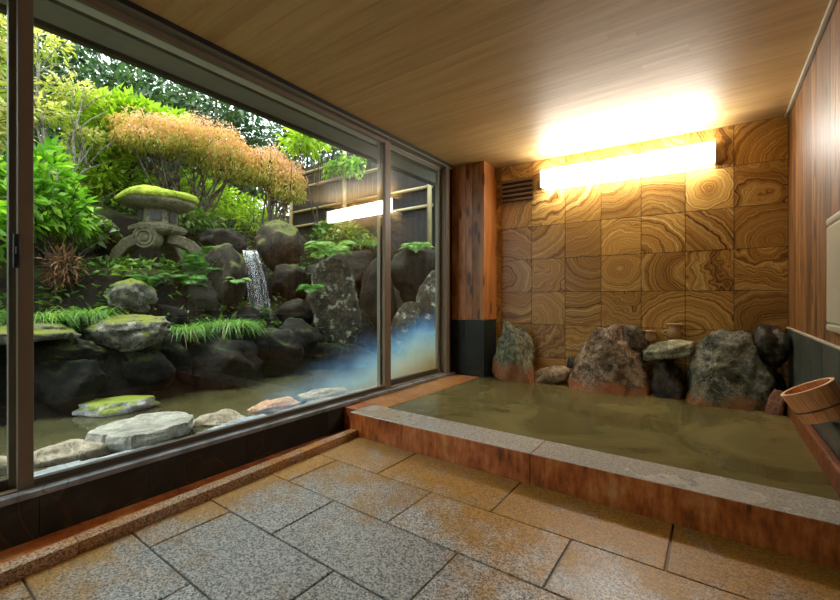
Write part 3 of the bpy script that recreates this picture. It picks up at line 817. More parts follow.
# ------------------------------------------------------------------ garden rocks
CA = math.radians(35.75)
def grock(name, c, w, h, seed, mat, label, dep=0.75, group='rocks of the garden bank', rz=None, **kw):
    return rock(name, c, (w, w * dep, h), seed, mat, label, 'rock' if 'step' not in name else 'stepping stone', group, (0, kw.pop('tilt', 0.0), CA if rz is None else rz), **kw)

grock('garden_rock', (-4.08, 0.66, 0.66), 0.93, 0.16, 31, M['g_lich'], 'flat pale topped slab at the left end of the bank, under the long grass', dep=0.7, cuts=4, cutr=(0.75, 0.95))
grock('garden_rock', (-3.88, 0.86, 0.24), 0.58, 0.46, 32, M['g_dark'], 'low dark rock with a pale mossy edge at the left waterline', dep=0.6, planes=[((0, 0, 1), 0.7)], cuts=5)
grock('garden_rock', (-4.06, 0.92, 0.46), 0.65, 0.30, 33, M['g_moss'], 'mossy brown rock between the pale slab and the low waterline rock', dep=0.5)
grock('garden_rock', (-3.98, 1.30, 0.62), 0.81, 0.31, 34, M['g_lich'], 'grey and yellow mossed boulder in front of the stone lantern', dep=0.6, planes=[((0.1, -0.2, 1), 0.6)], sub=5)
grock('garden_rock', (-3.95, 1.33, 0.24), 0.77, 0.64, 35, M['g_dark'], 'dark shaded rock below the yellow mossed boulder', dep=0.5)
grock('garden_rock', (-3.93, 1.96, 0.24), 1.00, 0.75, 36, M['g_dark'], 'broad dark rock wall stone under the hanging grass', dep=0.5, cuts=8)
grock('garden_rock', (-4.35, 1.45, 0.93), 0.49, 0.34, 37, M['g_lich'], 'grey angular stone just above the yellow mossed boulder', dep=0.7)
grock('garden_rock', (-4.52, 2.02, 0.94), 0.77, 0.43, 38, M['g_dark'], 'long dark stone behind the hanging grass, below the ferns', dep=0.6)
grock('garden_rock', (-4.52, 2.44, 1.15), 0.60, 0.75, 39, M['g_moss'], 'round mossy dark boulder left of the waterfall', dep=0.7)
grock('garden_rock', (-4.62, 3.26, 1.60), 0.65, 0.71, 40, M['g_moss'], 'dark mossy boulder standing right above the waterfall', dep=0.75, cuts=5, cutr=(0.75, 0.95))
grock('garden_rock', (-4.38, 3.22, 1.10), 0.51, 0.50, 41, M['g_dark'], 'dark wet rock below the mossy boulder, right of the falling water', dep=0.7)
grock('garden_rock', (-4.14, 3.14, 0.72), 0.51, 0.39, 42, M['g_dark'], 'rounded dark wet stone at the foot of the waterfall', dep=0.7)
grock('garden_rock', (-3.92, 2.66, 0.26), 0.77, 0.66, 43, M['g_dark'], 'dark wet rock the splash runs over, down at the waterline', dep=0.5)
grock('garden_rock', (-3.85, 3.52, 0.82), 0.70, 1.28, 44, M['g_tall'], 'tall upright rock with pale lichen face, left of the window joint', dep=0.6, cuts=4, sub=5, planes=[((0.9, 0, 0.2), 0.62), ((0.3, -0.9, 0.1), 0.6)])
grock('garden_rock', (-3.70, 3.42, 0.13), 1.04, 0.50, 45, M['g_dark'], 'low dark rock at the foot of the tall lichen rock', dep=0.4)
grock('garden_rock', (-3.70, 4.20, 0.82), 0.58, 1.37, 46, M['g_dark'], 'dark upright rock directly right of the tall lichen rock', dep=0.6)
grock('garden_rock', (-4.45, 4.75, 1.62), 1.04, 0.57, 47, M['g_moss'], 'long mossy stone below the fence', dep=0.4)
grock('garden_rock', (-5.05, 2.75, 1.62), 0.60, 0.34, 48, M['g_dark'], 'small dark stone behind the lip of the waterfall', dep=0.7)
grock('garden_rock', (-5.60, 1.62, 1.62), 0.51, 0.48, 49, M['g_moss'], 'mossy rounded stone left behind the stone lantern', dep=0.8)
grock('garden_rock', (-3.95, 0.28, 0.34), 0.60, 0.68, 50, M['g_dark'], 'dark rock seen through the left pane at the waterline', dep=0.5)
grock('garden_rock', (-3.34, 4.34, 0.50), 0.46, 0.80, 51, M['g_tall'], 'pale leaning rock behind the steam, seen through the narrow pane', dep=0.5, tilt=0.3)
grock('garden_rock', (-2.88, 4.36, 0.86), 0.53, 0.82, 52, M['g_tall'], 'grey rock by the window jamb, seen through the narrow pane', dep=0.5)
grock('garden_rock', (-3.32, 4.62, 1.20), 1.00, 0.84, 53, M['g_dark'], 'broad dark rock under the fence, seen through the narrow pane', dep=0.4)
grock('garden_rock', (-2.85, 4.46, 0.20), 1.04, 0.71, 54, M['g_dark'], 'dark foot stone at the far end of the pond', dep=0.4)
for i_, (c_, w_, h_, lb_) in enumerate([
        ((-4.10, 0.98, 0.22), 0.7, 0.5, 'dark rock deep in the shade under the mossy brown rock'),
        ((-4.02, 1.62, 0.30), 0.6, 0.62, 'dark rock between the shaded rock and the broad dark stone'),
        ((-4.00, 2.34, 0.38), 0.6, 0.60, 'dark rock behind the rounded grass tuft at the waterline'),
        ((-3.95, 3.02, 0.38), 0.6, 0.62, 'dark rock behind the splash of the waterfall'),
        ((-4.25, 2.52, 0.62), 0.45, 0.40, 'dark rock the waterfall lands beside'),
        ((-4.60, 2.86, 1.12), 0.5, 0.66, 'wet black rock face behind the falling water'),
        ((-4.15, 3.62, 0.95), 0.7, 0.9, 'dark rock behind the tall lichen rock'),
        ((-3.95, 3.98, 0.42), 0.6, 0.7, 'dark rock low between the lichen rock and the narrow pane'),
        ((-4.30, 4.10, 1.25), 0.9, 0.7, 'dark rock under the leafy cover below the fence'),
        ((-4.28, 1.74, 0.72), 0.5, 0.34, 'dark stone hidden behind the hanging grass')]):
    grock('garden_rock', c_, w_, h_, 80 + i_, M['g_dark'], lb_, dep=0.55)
gs = 'stones standing in the pond'
grock('stepping_stone', (-3.55, 1.13, 0.095), 0.52, 0.16, 61, M['g_step'], 'moss topped stone standing alone in the pond', dep=0.55, group=gs, rz=1.0, planes=[((0, 0, 1), 0.55)])
def slab(name, pts, zb, zt, mat, label, group, seed):
    """flat topped broken stone with rough sides"""
    rr = random.Random(seed); n0 = len(pts); ring = []
    for i in range(n0):
        a_, c_ = Vector(pts[i]), Vector(pts[(i + 1) % n0])
        for k in range(6):
            ring.append(a_.lerp(c_, k / 6) + Vector((rr.gauss(0, 0.004), rr.gauss(0, 0.004))))
    cx = sum((p.x for p in ring)) / len(ring); cy = sum((p.y for p in ring)) / len(ring)
    lev = [(0.90, 0.0), (1.0, 0.25), (1.02, 0.6), (0.995, 0.88), (0.975, 1.0), (0.75, 1.03), (0.45, 1.0), (0.15, 1.02)]
    b = MB(); n = len(ring)
    for (k, h) in lev:
        for i, p in enumerate(ring):
            j = 0.012 * noise.noise(Vector((p.x * 14, p.y * 14, h * 5 + seed)))
            b.v.append((cx + (p.x - cx) * k + j, cy + (p.y - cy) * k + j, zb + (zt - zb) * h + 0.010 * noise.noise(Vector((p.x * 9 * k, p.y * 9 * k, seed)))))
    for i in range(len(lev) - 1):
        for k in range(n):
            k2 = (k + 1) % n
            b.face([i * n + k, i * n + k2, (i + 1) * n + k2, (i + 1) * n + k])
    b.face([(len(lev) - 1) * n + k for k in range(n)]); b.face([k for k in reversed(range(n))])
    o = b.build(name, mat)
    return tag(o, label, 'stepping stone', group)
slab('stepping_stone', [(-2.79, 0.75), (-2.9, 0.82), (-2.93, 0.93), (-2.96, 1.06), (-2.91, 1.19), (-2.8, 1.27), (-2.63, 1.23), (-2.54, 1.17), (-2.53, 1.09), (-2.52, 0.95), (-2.53, 0.86), (-2.63, 0.79)], 0.085, 0.172, M['g_pale'], 'large flat pale grey stone close to the window', gs, 5)
grock('stepping_stone', (-2.76, 0.63, 0.10), 0.42, 0.14, 63, M['g_buff'], 'buff stone left of the large flat grey one', dep=0.55, group=gs, rz=1.2)
grock('stepping_stone', (-2.71, 1.43, 0.09), 0.34, 0.13, 64, M['g_buff'], 'small pale stone right of the large flat grey one', dep=0.55, group=gs, rz=1.25)
grock('stepping_stone', (-2.68, 1.86, 0.09), 0.40, 0.13, 65, M['g_orange'], 'orange tinted stone where the steam begins', dep=0.45, group=gs, rz=1.3)
grock('stepping_stone', (-2.66, 2.32, 0.09), 0.46, 0.13, 66, M['g_pale'], 'pale stone half lost in the steam', dep=0.45, group=gs, rz=1.3)
grock('stepping_stone', (-2.80, 0.36, 0.09), 0.30, 0.14, 67, M['g_buff'], 'buff stone seen through the left pane behind the window stile', dep=0.6, group=gs, rz=1.2)

# ------------------------------------------------------------------ stone lantern
ln = empty('stone_lantern', (-4.90, 1.93, 1.22)); ln.rotation_euler = (0, 0, CA + 0.12)
tag(ln, 'low stone snow viewing lantern with a mossy roof and curved legs', 'stone lantern')
def hexprof(b, prof, n=6, rot=0.0, sub=1, wob=0.0):
    base = len(b.v); seg = n * sub
    for (r, z) in prof:
        for k in range(seg):
            a = 2 * PI * k / seg + rot
            q = ((a - rot) % (2 * PI / n)) - PI / n
            rr = r * (math.cos(PI / n) / math.cos(q) * 0.6 + 0.4)
            b.v.append((rr * math.cos(a), rr * math.sin(a), z + wob * noise.noise(Vector((3 * rr * math.cos(a), 3 * rr * math.sin(a), z * 2)))))
    for i in range(len(prof) - 1):
        for k in range(seg):
            k2 = (k + 1) % seg
            b.face([base + i * seg + k, base + i * seg + k2, base + (i + 1) * seg + k2, base + (i + 1) * seg + k])
    b.face([base + k for k in reversed(range(seg))]); b.face([base + (len(prof) - 1) * seg + k for k in range(seg)])
b = MB(); hexprof(b, [(0.18, 0.635), (0.27, 0.65), (0.35, 0.69), (0.372, 0.72), (0.35, 0.765), (0.23, 0.83), (0.10, 0.855)], 6, 0.3, 6)
rf = b.build('roof', M['lantern'], ln, smooth=True)
b = MB(); hexprof(b, [(0.345, 0.715), (0.385, 0.728), (0.397, 0.760), (0.37, 0.800), (0.30, 0.825), (0.20, 0.852), (0.10, 0.868), (0.06, 0.89), (0.02, 0.90)], 6, 0.3, 20, 0.055)
b.build('moss_cap', M['moss'], rf, smooth=True)
b = MB(); hexprof(b, [(0.185, 0.475), (0.185, 0.645)], 6, 0.3)
ch = b.build('light_chamber', M['lantern'], ln)
for k in range(6):
    a = 0.3 + (k + 0.5) * PI / 3
    fr = Matrix.Rotation(a, 4, 'Z') @ Matrix.Translation((0.172, 0, 0.56))
    b = MB(); b.box(-0.01, 0.004, -0.05, 0.05, -0.045, 0.05, M=fr); b.build('window_opening', M['fascia'], ch)
b = MB(); hexprof(b, [(0.20, 0.375), (0.255, 0.40), (0.275, 0.42), (0.275, 0.455), (0.235, 0.48)], 6, 0.3)
b.build('platform', M['lantern'], ln)
def leg(ang, label=None):
    R = Matrix.Rotation(ang, 4, 'Z')
    b = MB()
    cl = [(0.08, 0.335), (0.19, 0.330), (0.30, 0.280), (0.39, 0.19), (0.455, 0.08), (0.50, -0.08)]
    hw = [0.075, 0.082, 0.082, 0.078, 0.074, 0.072]; th = [0.045, 0.06, 0.062, 0.06, 0.056, 0.052]
    base = len(b.v)
    for i, (r, z) in enumerate(cl):
        p0, p1 = cl[max(0, i - 1)], cl[min(len(cl) - 1, i + 1)]
        tx, tz = p1[0] - p0[0], p1[1] - p0[1]; l = math.hypot(tx, tz); nx_, nz_ = -tz / l, tx / l
        for (sy, sn) in ((-1, 1), (1, 1), (1, -1), (-1, -1)):
            b.v.append(tuple(R @ Vector((r - nx_ * th[i] * -sn, sy * hw[i], z + nz_ * th[i] * sn))))
    for i in range(len(cl) - 1):
        for k in range(4):
            k2 = (k + 1) % 4
            b.face([base + i * 4 + k, base + i * 4 + k2, base + (i + 1) * 4 + k2, base + (i + 1) * 4 + k])
    b.face([base + k for k in (3, 2, 1, 0)]); e = base + (len(cl) - 1) * 4; b.face([e + k for k in range(4)])
    lg = b.build('leg', M['lantern'], ln)
    mo = lg.modifiers.new('bevel', 'BEVEL'); mo.width = 0.014; mo.segments = 2
    return lg
for a in (PI * 0.97, 0.42, 1.6):
    leg(a)
# carved scroll under the platform on the pond side
b = MB(); Ms = Matrix.Translation((-0.02, -0.20, 0.325)) @ Matrix.Rotation(PI / 2, 4, 'X')
b.lathe([(0, -0.12), (0.112, -0.12), (0.116, 0.03), (0.110, 0.045), (0.10, 0.048), (0.095, 0.036), (0.085, 0.036), (0.078, 0.05), (0.062, 0.05), (0.055, 0.038), (0.045, 0.038), (0.038, 0.052), (0.0, 0.055)], 32, M=Ms)
b.build('scroll', M['lantern'], ln)

# ------------------------------------------------------------------ plants
def unit(a): return a / np.maximum(1e-9, np.linalg.norm(a, axis=1, keepdims=True))
def leaves(P, D, size, width, rnd_, up=None, fold=0.25):
    """kite shaped leaves at P pointing along D"""
    n = len(P)
    D = unit(D)
    U = rng.normal(size=(n, 3)) * 0.6 + np.array([0, 0, 1.0]) if up is None else up
    S = unit(np.cross(D, U)); N = np.cross(S, D)
    L = (size * rng.uniform(0.7, 1.3, n))[:, None] if np.isscalar(size) else size[:, None]
    W = L * width
    A = P; B = P + D * L * 0.45 + S * W * 0.5 + N * W * fold; C = P + D * L - N * L * 0.12; E = P + D * L * 0.45 - S * W * 0.5 + N * W * fold
    V = np.stack([A, B, C, E], 1).reshape(-1, 3)
    F = np.arange(n * 4).reshape(n, 4)
    R = np.repeat(rnd_, 4, 0) if rnd_.ndim > 1 else np.repeat(np.stack([rnd_, rng.random(n), rng.random(n)], 1), 4, 0)
    return V, F, R
def blob(c, r, n, inner=0.55, flat=1.0):
    d = unit(rng.normal(size=(n, 3)))
    d[:, 2] *= flat
    rad = rng.uniform(inner, 1.0, n) ** 0.7
    lump = 1 + 0.18 * np.sin(d[:, 0] * 5 + c[0] * 9) * np.cos(d[:, 1] * 6 + c[1] * 7) + 0.1 * np.sin(d[:, 2] * 9)
    P = np.array(c) + d * np.array(r) * (rad * lump)[:, None]
    return P, d
def merge(parts):
    V, F, R = [], [], []; k = 0
    for v, f, r in parts:
        V.append(v); F.append(f + k); R.append(r); k += len(v)
    return np.concatenate(V), np.concatenate(F), np.concatenate(R)
def crown_mesh(name, blobs, size, width, mat, parent, droop=0.2, out=0.8, inner=0.5, toprnd=None):
    parts = []
    for (c, r, n) in blobs:
        P, d = blob(c, r, n, inner)
        D = d * out + rng.normal(size=P.shape) * 0.5 + np.array([0, 0, -droop])
        rv = rng.random(n)
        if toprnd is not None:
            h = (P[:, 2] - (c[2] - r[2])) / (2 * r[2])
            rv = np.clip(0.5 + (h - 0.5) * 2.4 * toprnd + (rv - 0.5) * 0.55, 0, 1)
        parts.append(leaves(P, D, size, width, rv))
    V, F, R = merge(parts)
    return np_mesh(name, V, F, R, mat, parent)

M['bark'] = m_rock('bark', (0.02, 0.015, 0.01), (0.06, 0.048, 0.032), (0.13, 0.11, 0.08), None, scale=9, rough=0.9, spec=0.1)
M['bark_pale'] = m_rock('bark_pale', (0.10, 0.09, 0.07), (0.24, 0.21, 0.17), (0.38, 0.34, 0.28), None, scale=9, rough=0.8, spec=0.2)
M['lf_maple'] = m_leaf('maple_leaves', [(0.17, 0.22, 0.02), (0.40, 0.38, 0.05), (0.62, 0.40, 0.09), (0.76, 0.36, 0.17), (0.80, 0.52, 0.40)], 0.4)
M['lf_lime'] = m_leaf('lime_leaves', [(0.15, 0.28, 0.012), (0.32, 0.50, 0.025), (0.50, 0.66, 0.05)], 0.45)
M['lf_yel'] = m_leaf('yellow_green_leaves', [(0.16, 0.24, 0.03), (0.36, 0.42, 0.06), (0.66, 0.60, 0.18), (0.80, 0.70, 0.42)], 0.4)
M['lf_broad'] = m_leaf('broad_leaves', [(0.06, 0.20, 0.015), (0.19, 0.44, 0.03), (0.42, 0.66, 0.07)], 0.45, 0.35)
M['lf_ever'] = m_leaf('evergreen_leaves', [(0.015, 0.04, 0.018), (0.04, 0.10, 0.035), (0.11, 0.20, 0.07)], 0.25, 0.3, 0.6)
M['lf_mid'] = m_leaf('mid_green_leaves', [(0.03, 0.075, 0.012), (0.08, 0.17, 0.025), (0.20, 0.31, 0.05)], 0.35, 0.4)
M['lf_fern'] = m_leaf('fern_green', [(0.025, 0.085, 0.018), (0.06, 0.19, 0.035), (0.14, 0.32, 0.06)], 0.35, 0.45)
M['lf_pale'] = m_leaf('pale_fern_green', [(0.10, 0.20, 0.06), (0.20, 0.36, 0.12), (0.32, 0.46, 0.2)], 0.35, 0.45)
M['lf_dead'] = m_leaf('dead_fern', [(0.07, 0.025, 0.01), (0.17, 0.07, 0.025), (0.25, 0.12, 0.05)], 0.2, 0.7)
M['lf_grass'] = m_leaf('sedge_green', [(0.03, 0.10, 0.02), (0.08, 0.24, 0.04), (0.22, 0.40, 0.08), (0.42, 0.42, 0.16)], 0.35, 0.4)

def trunks(name, base, tops, r, mat, parent, wig=0.12):
    b = MB()
    for k, tp in enumerate(tops):
        p0 = Vector(base) + Vector((random.uniform(-0.1, 0.1), random.uniform(-0.1, 0.1), -0.1)); p1 = Vector(tp)
        n = 7; path = []
        for i in range(n):
            u = i / (n - 1)
            q = p0.lerp(p1, u)
            q.x += (u ** 0.6 - u) * (p1.x - p0.x) * 0.4 + wig * noise.noise(Vector((k * 5.1, u * 2.4, 1)))
            q.y += (u ** 0.6 - u) * (p1.y - p0.y) * 0.4 + wig * noise.noise(Vector((k * 3.7, u * 2.4, 7)))
            path.append(q)
        b.tube(path, [r * (1 - 0.65 * i / (n - 1)) for i in range(n)], 6)
        for j in range(3):
            q = path[random.randint(3, n - 2)]
            e = q + Vector((random.uniform(-0.4, 0.4), random.uniform(-0.4, 0.4), random.uniform(0.15, 0.4)))
            b.tube([q, (q + e) / 2 + Vector((0, 0, 0.04)), e], [r * 0.4, r * 0.3, r * 0.12], 5)
    return b.build(name, mat, parent, smooth=True)

def tree(name, label, cat, base, blobs, size, width, mat, group=None, r=0.03, bark=None, ntr=3, **kw):
    root = empty(name, base); tag(root, label, cat, group)
    bl = [((c[0] - base[0], c[1] - base[1], c[2] - base[2]), rr, n) for c, rr, n in blobs]
    crown_mesh('crown', bl, size, width, mat, root, **kw)
    tops = [(c[0] + random.uniform(-0.3, 0.3) * rr[0], c[1] + random.uniform(-0.3, 0.3) * rr[1], c[2] + 0.1 * rr[2]) for c, rr, n in bl for _ in range(ntr)]
    trunks('trunk', (0, 0, 0), tops, r, bark or M['bark'], root)
    return root

# laceleaf maples: domed orange crowns over bare stems
tree('japanese_maple', 'orange domed maple on many dark stems right behind the stone lantern', 'tree', (-6.05, 2.75, 1.88),
     [((-6.0, 2.42, 3.08), (0.50, 0.60, 0.24), 6500), ((-5.95, 2.95, 3.12), (0.52, 0.62, 0.34), 7500), ((-5.85, 3.32, 2.93), (0.40, 0.42, 0.32), 4600), ((-5.85, 2.15, 2.92), (0.35, 0.35, 0.15), 1800)],
     0.046, 0.30, M['lf_maple'], 'orange leaved maples', 0.021, ntr=6, droop=0.9, out=0.5, inner=0.45, toprnd=0.5)
tree('japanese_maple', 'smaller drooping orange maple beside the dark fence', 'tree', (-5.6, 3.78, 1.80),
     [((-5.55, 3.72, 2.90), (0.38, 0.40, 0.33), 4400), ((-5.35, 3.92, 2.70), (0.30, 0.32, 0.36), 3400)],
     0.046, 0.30, M['lf_maple'], 'orange leaved maples', 0.020, ntr=7, droop=1.1, out=0.4, inner=0.45, toprnd=0.48)

tree('garden_shrub', 'bright lime green shrub showing above and left of the orange maple', 'shrub', (-7.0, 2.45, 2.2),
     [((-6.7, 2.30, 3.42), (0.5, 0.50, 0.28), 2300), ((-6.6, 1.95, 3.16), (0.42, 0.38, 0.42), 2200), ((-6.6, 1.85, 2.70), (0.35, 0.3, 0.35), 700), ((-6.8, 2.8, 3.52), (0.4, 0.5, 0.22), 1200)],
     0.10, 0.42, M['lf_lime'], r=0.03, droop=-0.35, out=0.8, inner=0.4)
tree('garden_tree', 'yellow green young tree with cream tips beside the left stile of the large pane', 'tree', (-6.2, 1.35, 1.85),
     [((-6.3, 1.22, 3.85), (0.34, 0.34, 0.20), 420), ((-6.2, 1.50, 3.36), (0.34, 0.30, 0.17), 430), ((-6.1, 1.22, 3.0), (0.30, 0.30, 0.15), 300), ((-6.2, 1.65, 2.85), (0.22, 0.22, 0.13), 300)],
     0.070, 0.42, M['lf_yel'], r=0.024, bark=M['bark_pale'], ntr=2, droop=0.1, out=0.8, inner=0.2, toprnd=0.5)
tree('garden_tree', 'golden green branching tree seen through the narrow left pane', 'tree', (-5.4, 0.35, 1.6),
     [((-5.4, 0.45, 3.3), (0.45, 0.45, 0.45), 1500), ((-5.4, 0.55, 2.6), (0.4, 0.4, 0.4), 1200), ((-5.3, 0.4, 2.05), (0.35, 0.4, 0.3), 800), ((-5.3, -0.3, 2.8), (0.5, 0.5, 0.8), 1500)],
     0.10, 0.4, M['lf_yel'], r=0.028, ntr=2, droop=0.2, out=0.7, inner=0.3)
tree('garden_shrub', 'fresh green broad leaved shrub left of the stone lantern', 'shrub', (-4.95, 1.15, 1.25),
     [((-4.95, 0.98, 2.02), (0.26, 0.24, 0.26), 420), ((-4.95, 1.16, 1.72), (0.24, 0.20, 0.22), 330), ((-4.9, 0.85, 1.75), (0.28, 0.26, 0.32), 420)],
     0.11, 0.42, M['lf_broad'], r=0.012, ntr=4, droop=0.1, out=0.9, inner=0.35)
tree('garden_shrub', 'green leafy shrub behind the narrow left pane at bank height', 'shrub', (-4.7, 0.35, 1.2),
     [((-4.7, 0.32, 1.5), (0.35, 0.4, 0.35), 500)], 0.13, 0.45, M['lf_broad'], r=0.012, ntr=3, droop=0.1, out=0.9, inner=0.3)

# undergrowth on the slope
M_un = [((-6.9, 2.25, 2.45), (0.5, 0.6, 0.42), 1700, 'lf_lime', 'lime bush behind the mossy lantern roof'),  # backlight behind the maple stems is put into the lime leaf colour
        ((-6.9, 3.3, 2.55), (0.6, 0.9, 0.40), 1900, 'lf_lime', 'low lime green bush glowing between the maple stems'),
        ((-5.75, 2.55, 1.98), (0.35, 0.45, 0.16), 900, 'lf_mid', 'low leafy cover at the foot of the orange maple'),
        ((-5.4, 1.25, 1.62), (0.35, 0.4, 0.2), 800, 'lf_mid', 'leafy ground cover left of the lantern leg'),
        ((-6.6, 0.9, 2.35), (0.5, 0.6, 0.5), 1400, 'lf_ever', 'dark leaved bush above the broad leaved shrub'),
        ((-6.3, 4.0, 2.25), (0.4, 0.4, 0.35), 800, 'lf_lime', 'small lime bush beside the stems of the drooping maple'),
        ((-4.75, 4.45, 1.86), (0.50, 0.40, 0.26), 1200, 'lf_mid', 'leafy green cover at the foot of the fence')]
for c, r, n, m, lb in M_un:
    tree('garden_bush', lb, 'bush', (c[0], c[1], gz(c[0], c[1]) - 0.05), [(c, r, n)], 0.085, 0.45, M[m], 'bushes of the slope', r=0.012, ntr=4, droop=0.1, inner=0.3)

tree('garden_bush', 'small withered reddish brown bush below the broad leaved shrub', 'bush', (-4.55, 1.05, gz(-4.55, 1.05) - 0.02),
     [((-4.55, 1.05, 1.18), (0.12, 0.12, 0.16), 260)], 0.085, 0.2, M['lf_dead'], 'bushes of the slope', r=0.008, ntr=5, droop=0.3, inner=0.2)
# small leafy cover all over the slope
n = 9000
px_ = rng.uniform(-8.2, -4.1, n); py_ = rng.uniform(-0.6, 4.8, n)
pz_ = np.array([gz(a, c) for a, c in zip(px_, py_)])
dens = np.array([noise.noise(Vector((a * 1.1, c * 1.1, 9.0))) for a, c in zip(px_, py_)])
keep = dens > -0.12
P = np.stack([px_, py_, pz_ + rng.uniform(0.0, 0.10, n)], 1)[keep]; m = len(P)
V, F, R = leaves(P, rng.normal(size=(m, 3)) * np.array([1, 1, 0.5]) + np.array([0.4, -0.3, 0.35]), 0.085, 0.42, rng.random(m) ** 1.4)
o = np_mesh('ground_cover_leaves', V, F, R, M['lf_mid']); tag(o, 'small leafy plants covering the mossy slope', 'ground cover', kind='stuff')

# evergreen trees closing the view
BG = [((-9.0, 2.6, 4.5), (1.3, 1.4, 1.3), 5200, 'glossy dark evergreen tree above the lime green shrub'),
      ((-8.6, 4.6, 4.1), (1.2, 1.3, 1.3), 5200, 'dark evergreen tree behind the orange maple crown'),
      ((-9.0, 0.8, 3.5), (1.1, 1.1, 0.8), 3600, 'dark evergreen tree behind the yellow green young tree'),
      ((-8.4, 6.9, 4.4), (1.3, 1.4, 1.6), 4600, 'dark evergreen tree above the fence, close under the eave'),
      ((-9.5, -1.4, 3.1), (1.4, 1.5, 0.9), 3600, 'evergreen tree far to the left behind the golden green tree'),
      ((-12.5, 4.6, 5.6), (1.8, 1.9, 1.9), 4200, 'tall evergreen tree at the top of the slope'),
      ((-8.2, 3.4, 3.05), (0.8, 1.4, 0.6), 3000, 'dark low evergreen filling the gap behind the maple stems'),
      ((-8.2, 1.4, 3.0), (0.8, 1.2, 0.7), 2600, 'dark low evergreen behind the mid green bush')]
for i, (c, r, n, lb) in enumerate(BG):
    bl = [(c, r, n // 2)]
    for k in range(4):
        a = 2 * PI * k / 4 + i
        bl.append(((c[0] + 0.7 * r[0] * math.cos(a), c[1] + 0.7 * r[1] * math.sin(a), c[2] + (-0.3 + 0.25 * k) * r[2]), (r[0] * 0.55, r[1] * 0.55, r[2] * 0.5), n // 8))
    tree('evergreen_tree', lb, 'tree', (c[0], c[1], gz(c[0], c[1]) - 0.1), bl, 0.15, 0.42, M['lf_ever'] if i not in (2,) else M['lf_mid'], 'evergreen trees on the slope', r=0.06, ntr=1, droop=0.15, inner=0.35)

def fern(name, label, c, n, length, mat, rise=1.9, spread=(0, 2 * PI), cat='fern', group='ferns of the bank', pin=0.30, droop=1.0, fixed=False):
    length *= 1.15
    if not fixed: c = (c[0], c[1], gz(c[0], c[1]) - 0.01)
    root_ = empty(name, c); tag(root_, label, cat, group)
    P, D, S, UU = [], [], [], []
    b = MB()
    for k in range(n):
        a = spread[0] + (spread[1] - spread[0]) * (k + random.uniform(-0.3, 0.3)) / n
        L = length * random.uniform(0.75, 1.1); rs_ = rise * random.uniform(0.7, 1.2)
        dv = Vector((math.cos(a), math.sin(a), 0)); pts = []
        m = 16
        for i in range(m + 1):
            u = i / m
            pts.append(dv * L * 0.72 * u + Vector((0, 0, L * (rs_ * u - droop * (0.5 + 0.4 * rs_) * u * u))))
        b.tube(pts[::3], [0.004 * (1 - 0.7 * q / len(pts[::3])) for q in range(len(pts[::3]))], 4)
        for i in range(2, m):
            u = i / m; tdir = (pts[i + 1] - pts[i - 1]).normalized(); side = tdir.cross(Z).normalized(); up_ = side.cross(tdir)
            pl = L * pin * math.sin(PI * min(1, u * 0.9 + 0.12)) ** 0.8
            for sg in (-1, 1):
                P.append(pts[i]); D.append(side * sg + tdir * 0.45 - Z * 0.12); S.append(pl); UU.append(up_)
    V, F, R = leaves(np.array(P), np.array(D), np.array(S), 0.26, np.clip(rng.normal(0.5, 0.25, len(P)), 0, 1), up=np.array(UU), fold=0.1)
    np_mesh('fronds', V, F, R, mat, root_)
    b.build('stalks', mat, root_)
    return root_
fern('fern', 'green fern low in front of the lantern leg', (-4.36, 1.62, 0.98), 12, 0.26, M['lf_fern'], 1.5, fixed=True)
fern('fern', 'wide green fern in front of the lantern scroll', (-4.38, 2.02, 0.98), 16, 0.28, M['lf_fern'], 1.5, fixed=True)
fern('fern', 'green fern between lantern and waterfall', (-4.80, 2.36, 1.30), 13, 0.38, M['lf_fern'])
fern('fern', 'small pale fern on the boulder left of the waterfall', (-4.26, 2.46, 1.06), 10, 0.20, M['lf_pale'], 1.2, fixed=True)
fern('fern', 'fern growing right of the mossy boulder above the waterfall', (-4.40, 3.62, 1.42), 14, 0.44, M['lf_fern'], 1.9)
fern('fern', 'pale drooping fern on top of the tall lichen rock', (-3.80, 3.40, 1.40), 11, 0.40, M['lf_pale'], 1.1, fixed=True)
fern('fern', 'pale fern behind the narrow pane above the dark rocks', (-3.25, 4.42, 1.52), 10, 0.30, M['lf_pale'], 1.1, fixed=True)
fern('fern', 'fern in the shade beside the lichen rock at the waterline side', (-3.80, 3.12, 0.98), 9, 0.26, M['lf_fern'], 1.0, fixed=True)
fern('fern', 'fern on the bank right of the wide one', (-4.52, 2.22, 1.0), 12, 0.32, M['lf_fern'])
fern('fern', 'fern above the long dark stone, nearest the waterfall lip', (-4.95, 2.75, 1.68), 11, 0.28, M['lf_fern'])
fern('fern', 'fern behind the lantern roof on its right', (-5.4, 2.35, 1.62), 13, 0.36, M['lf_fern'])

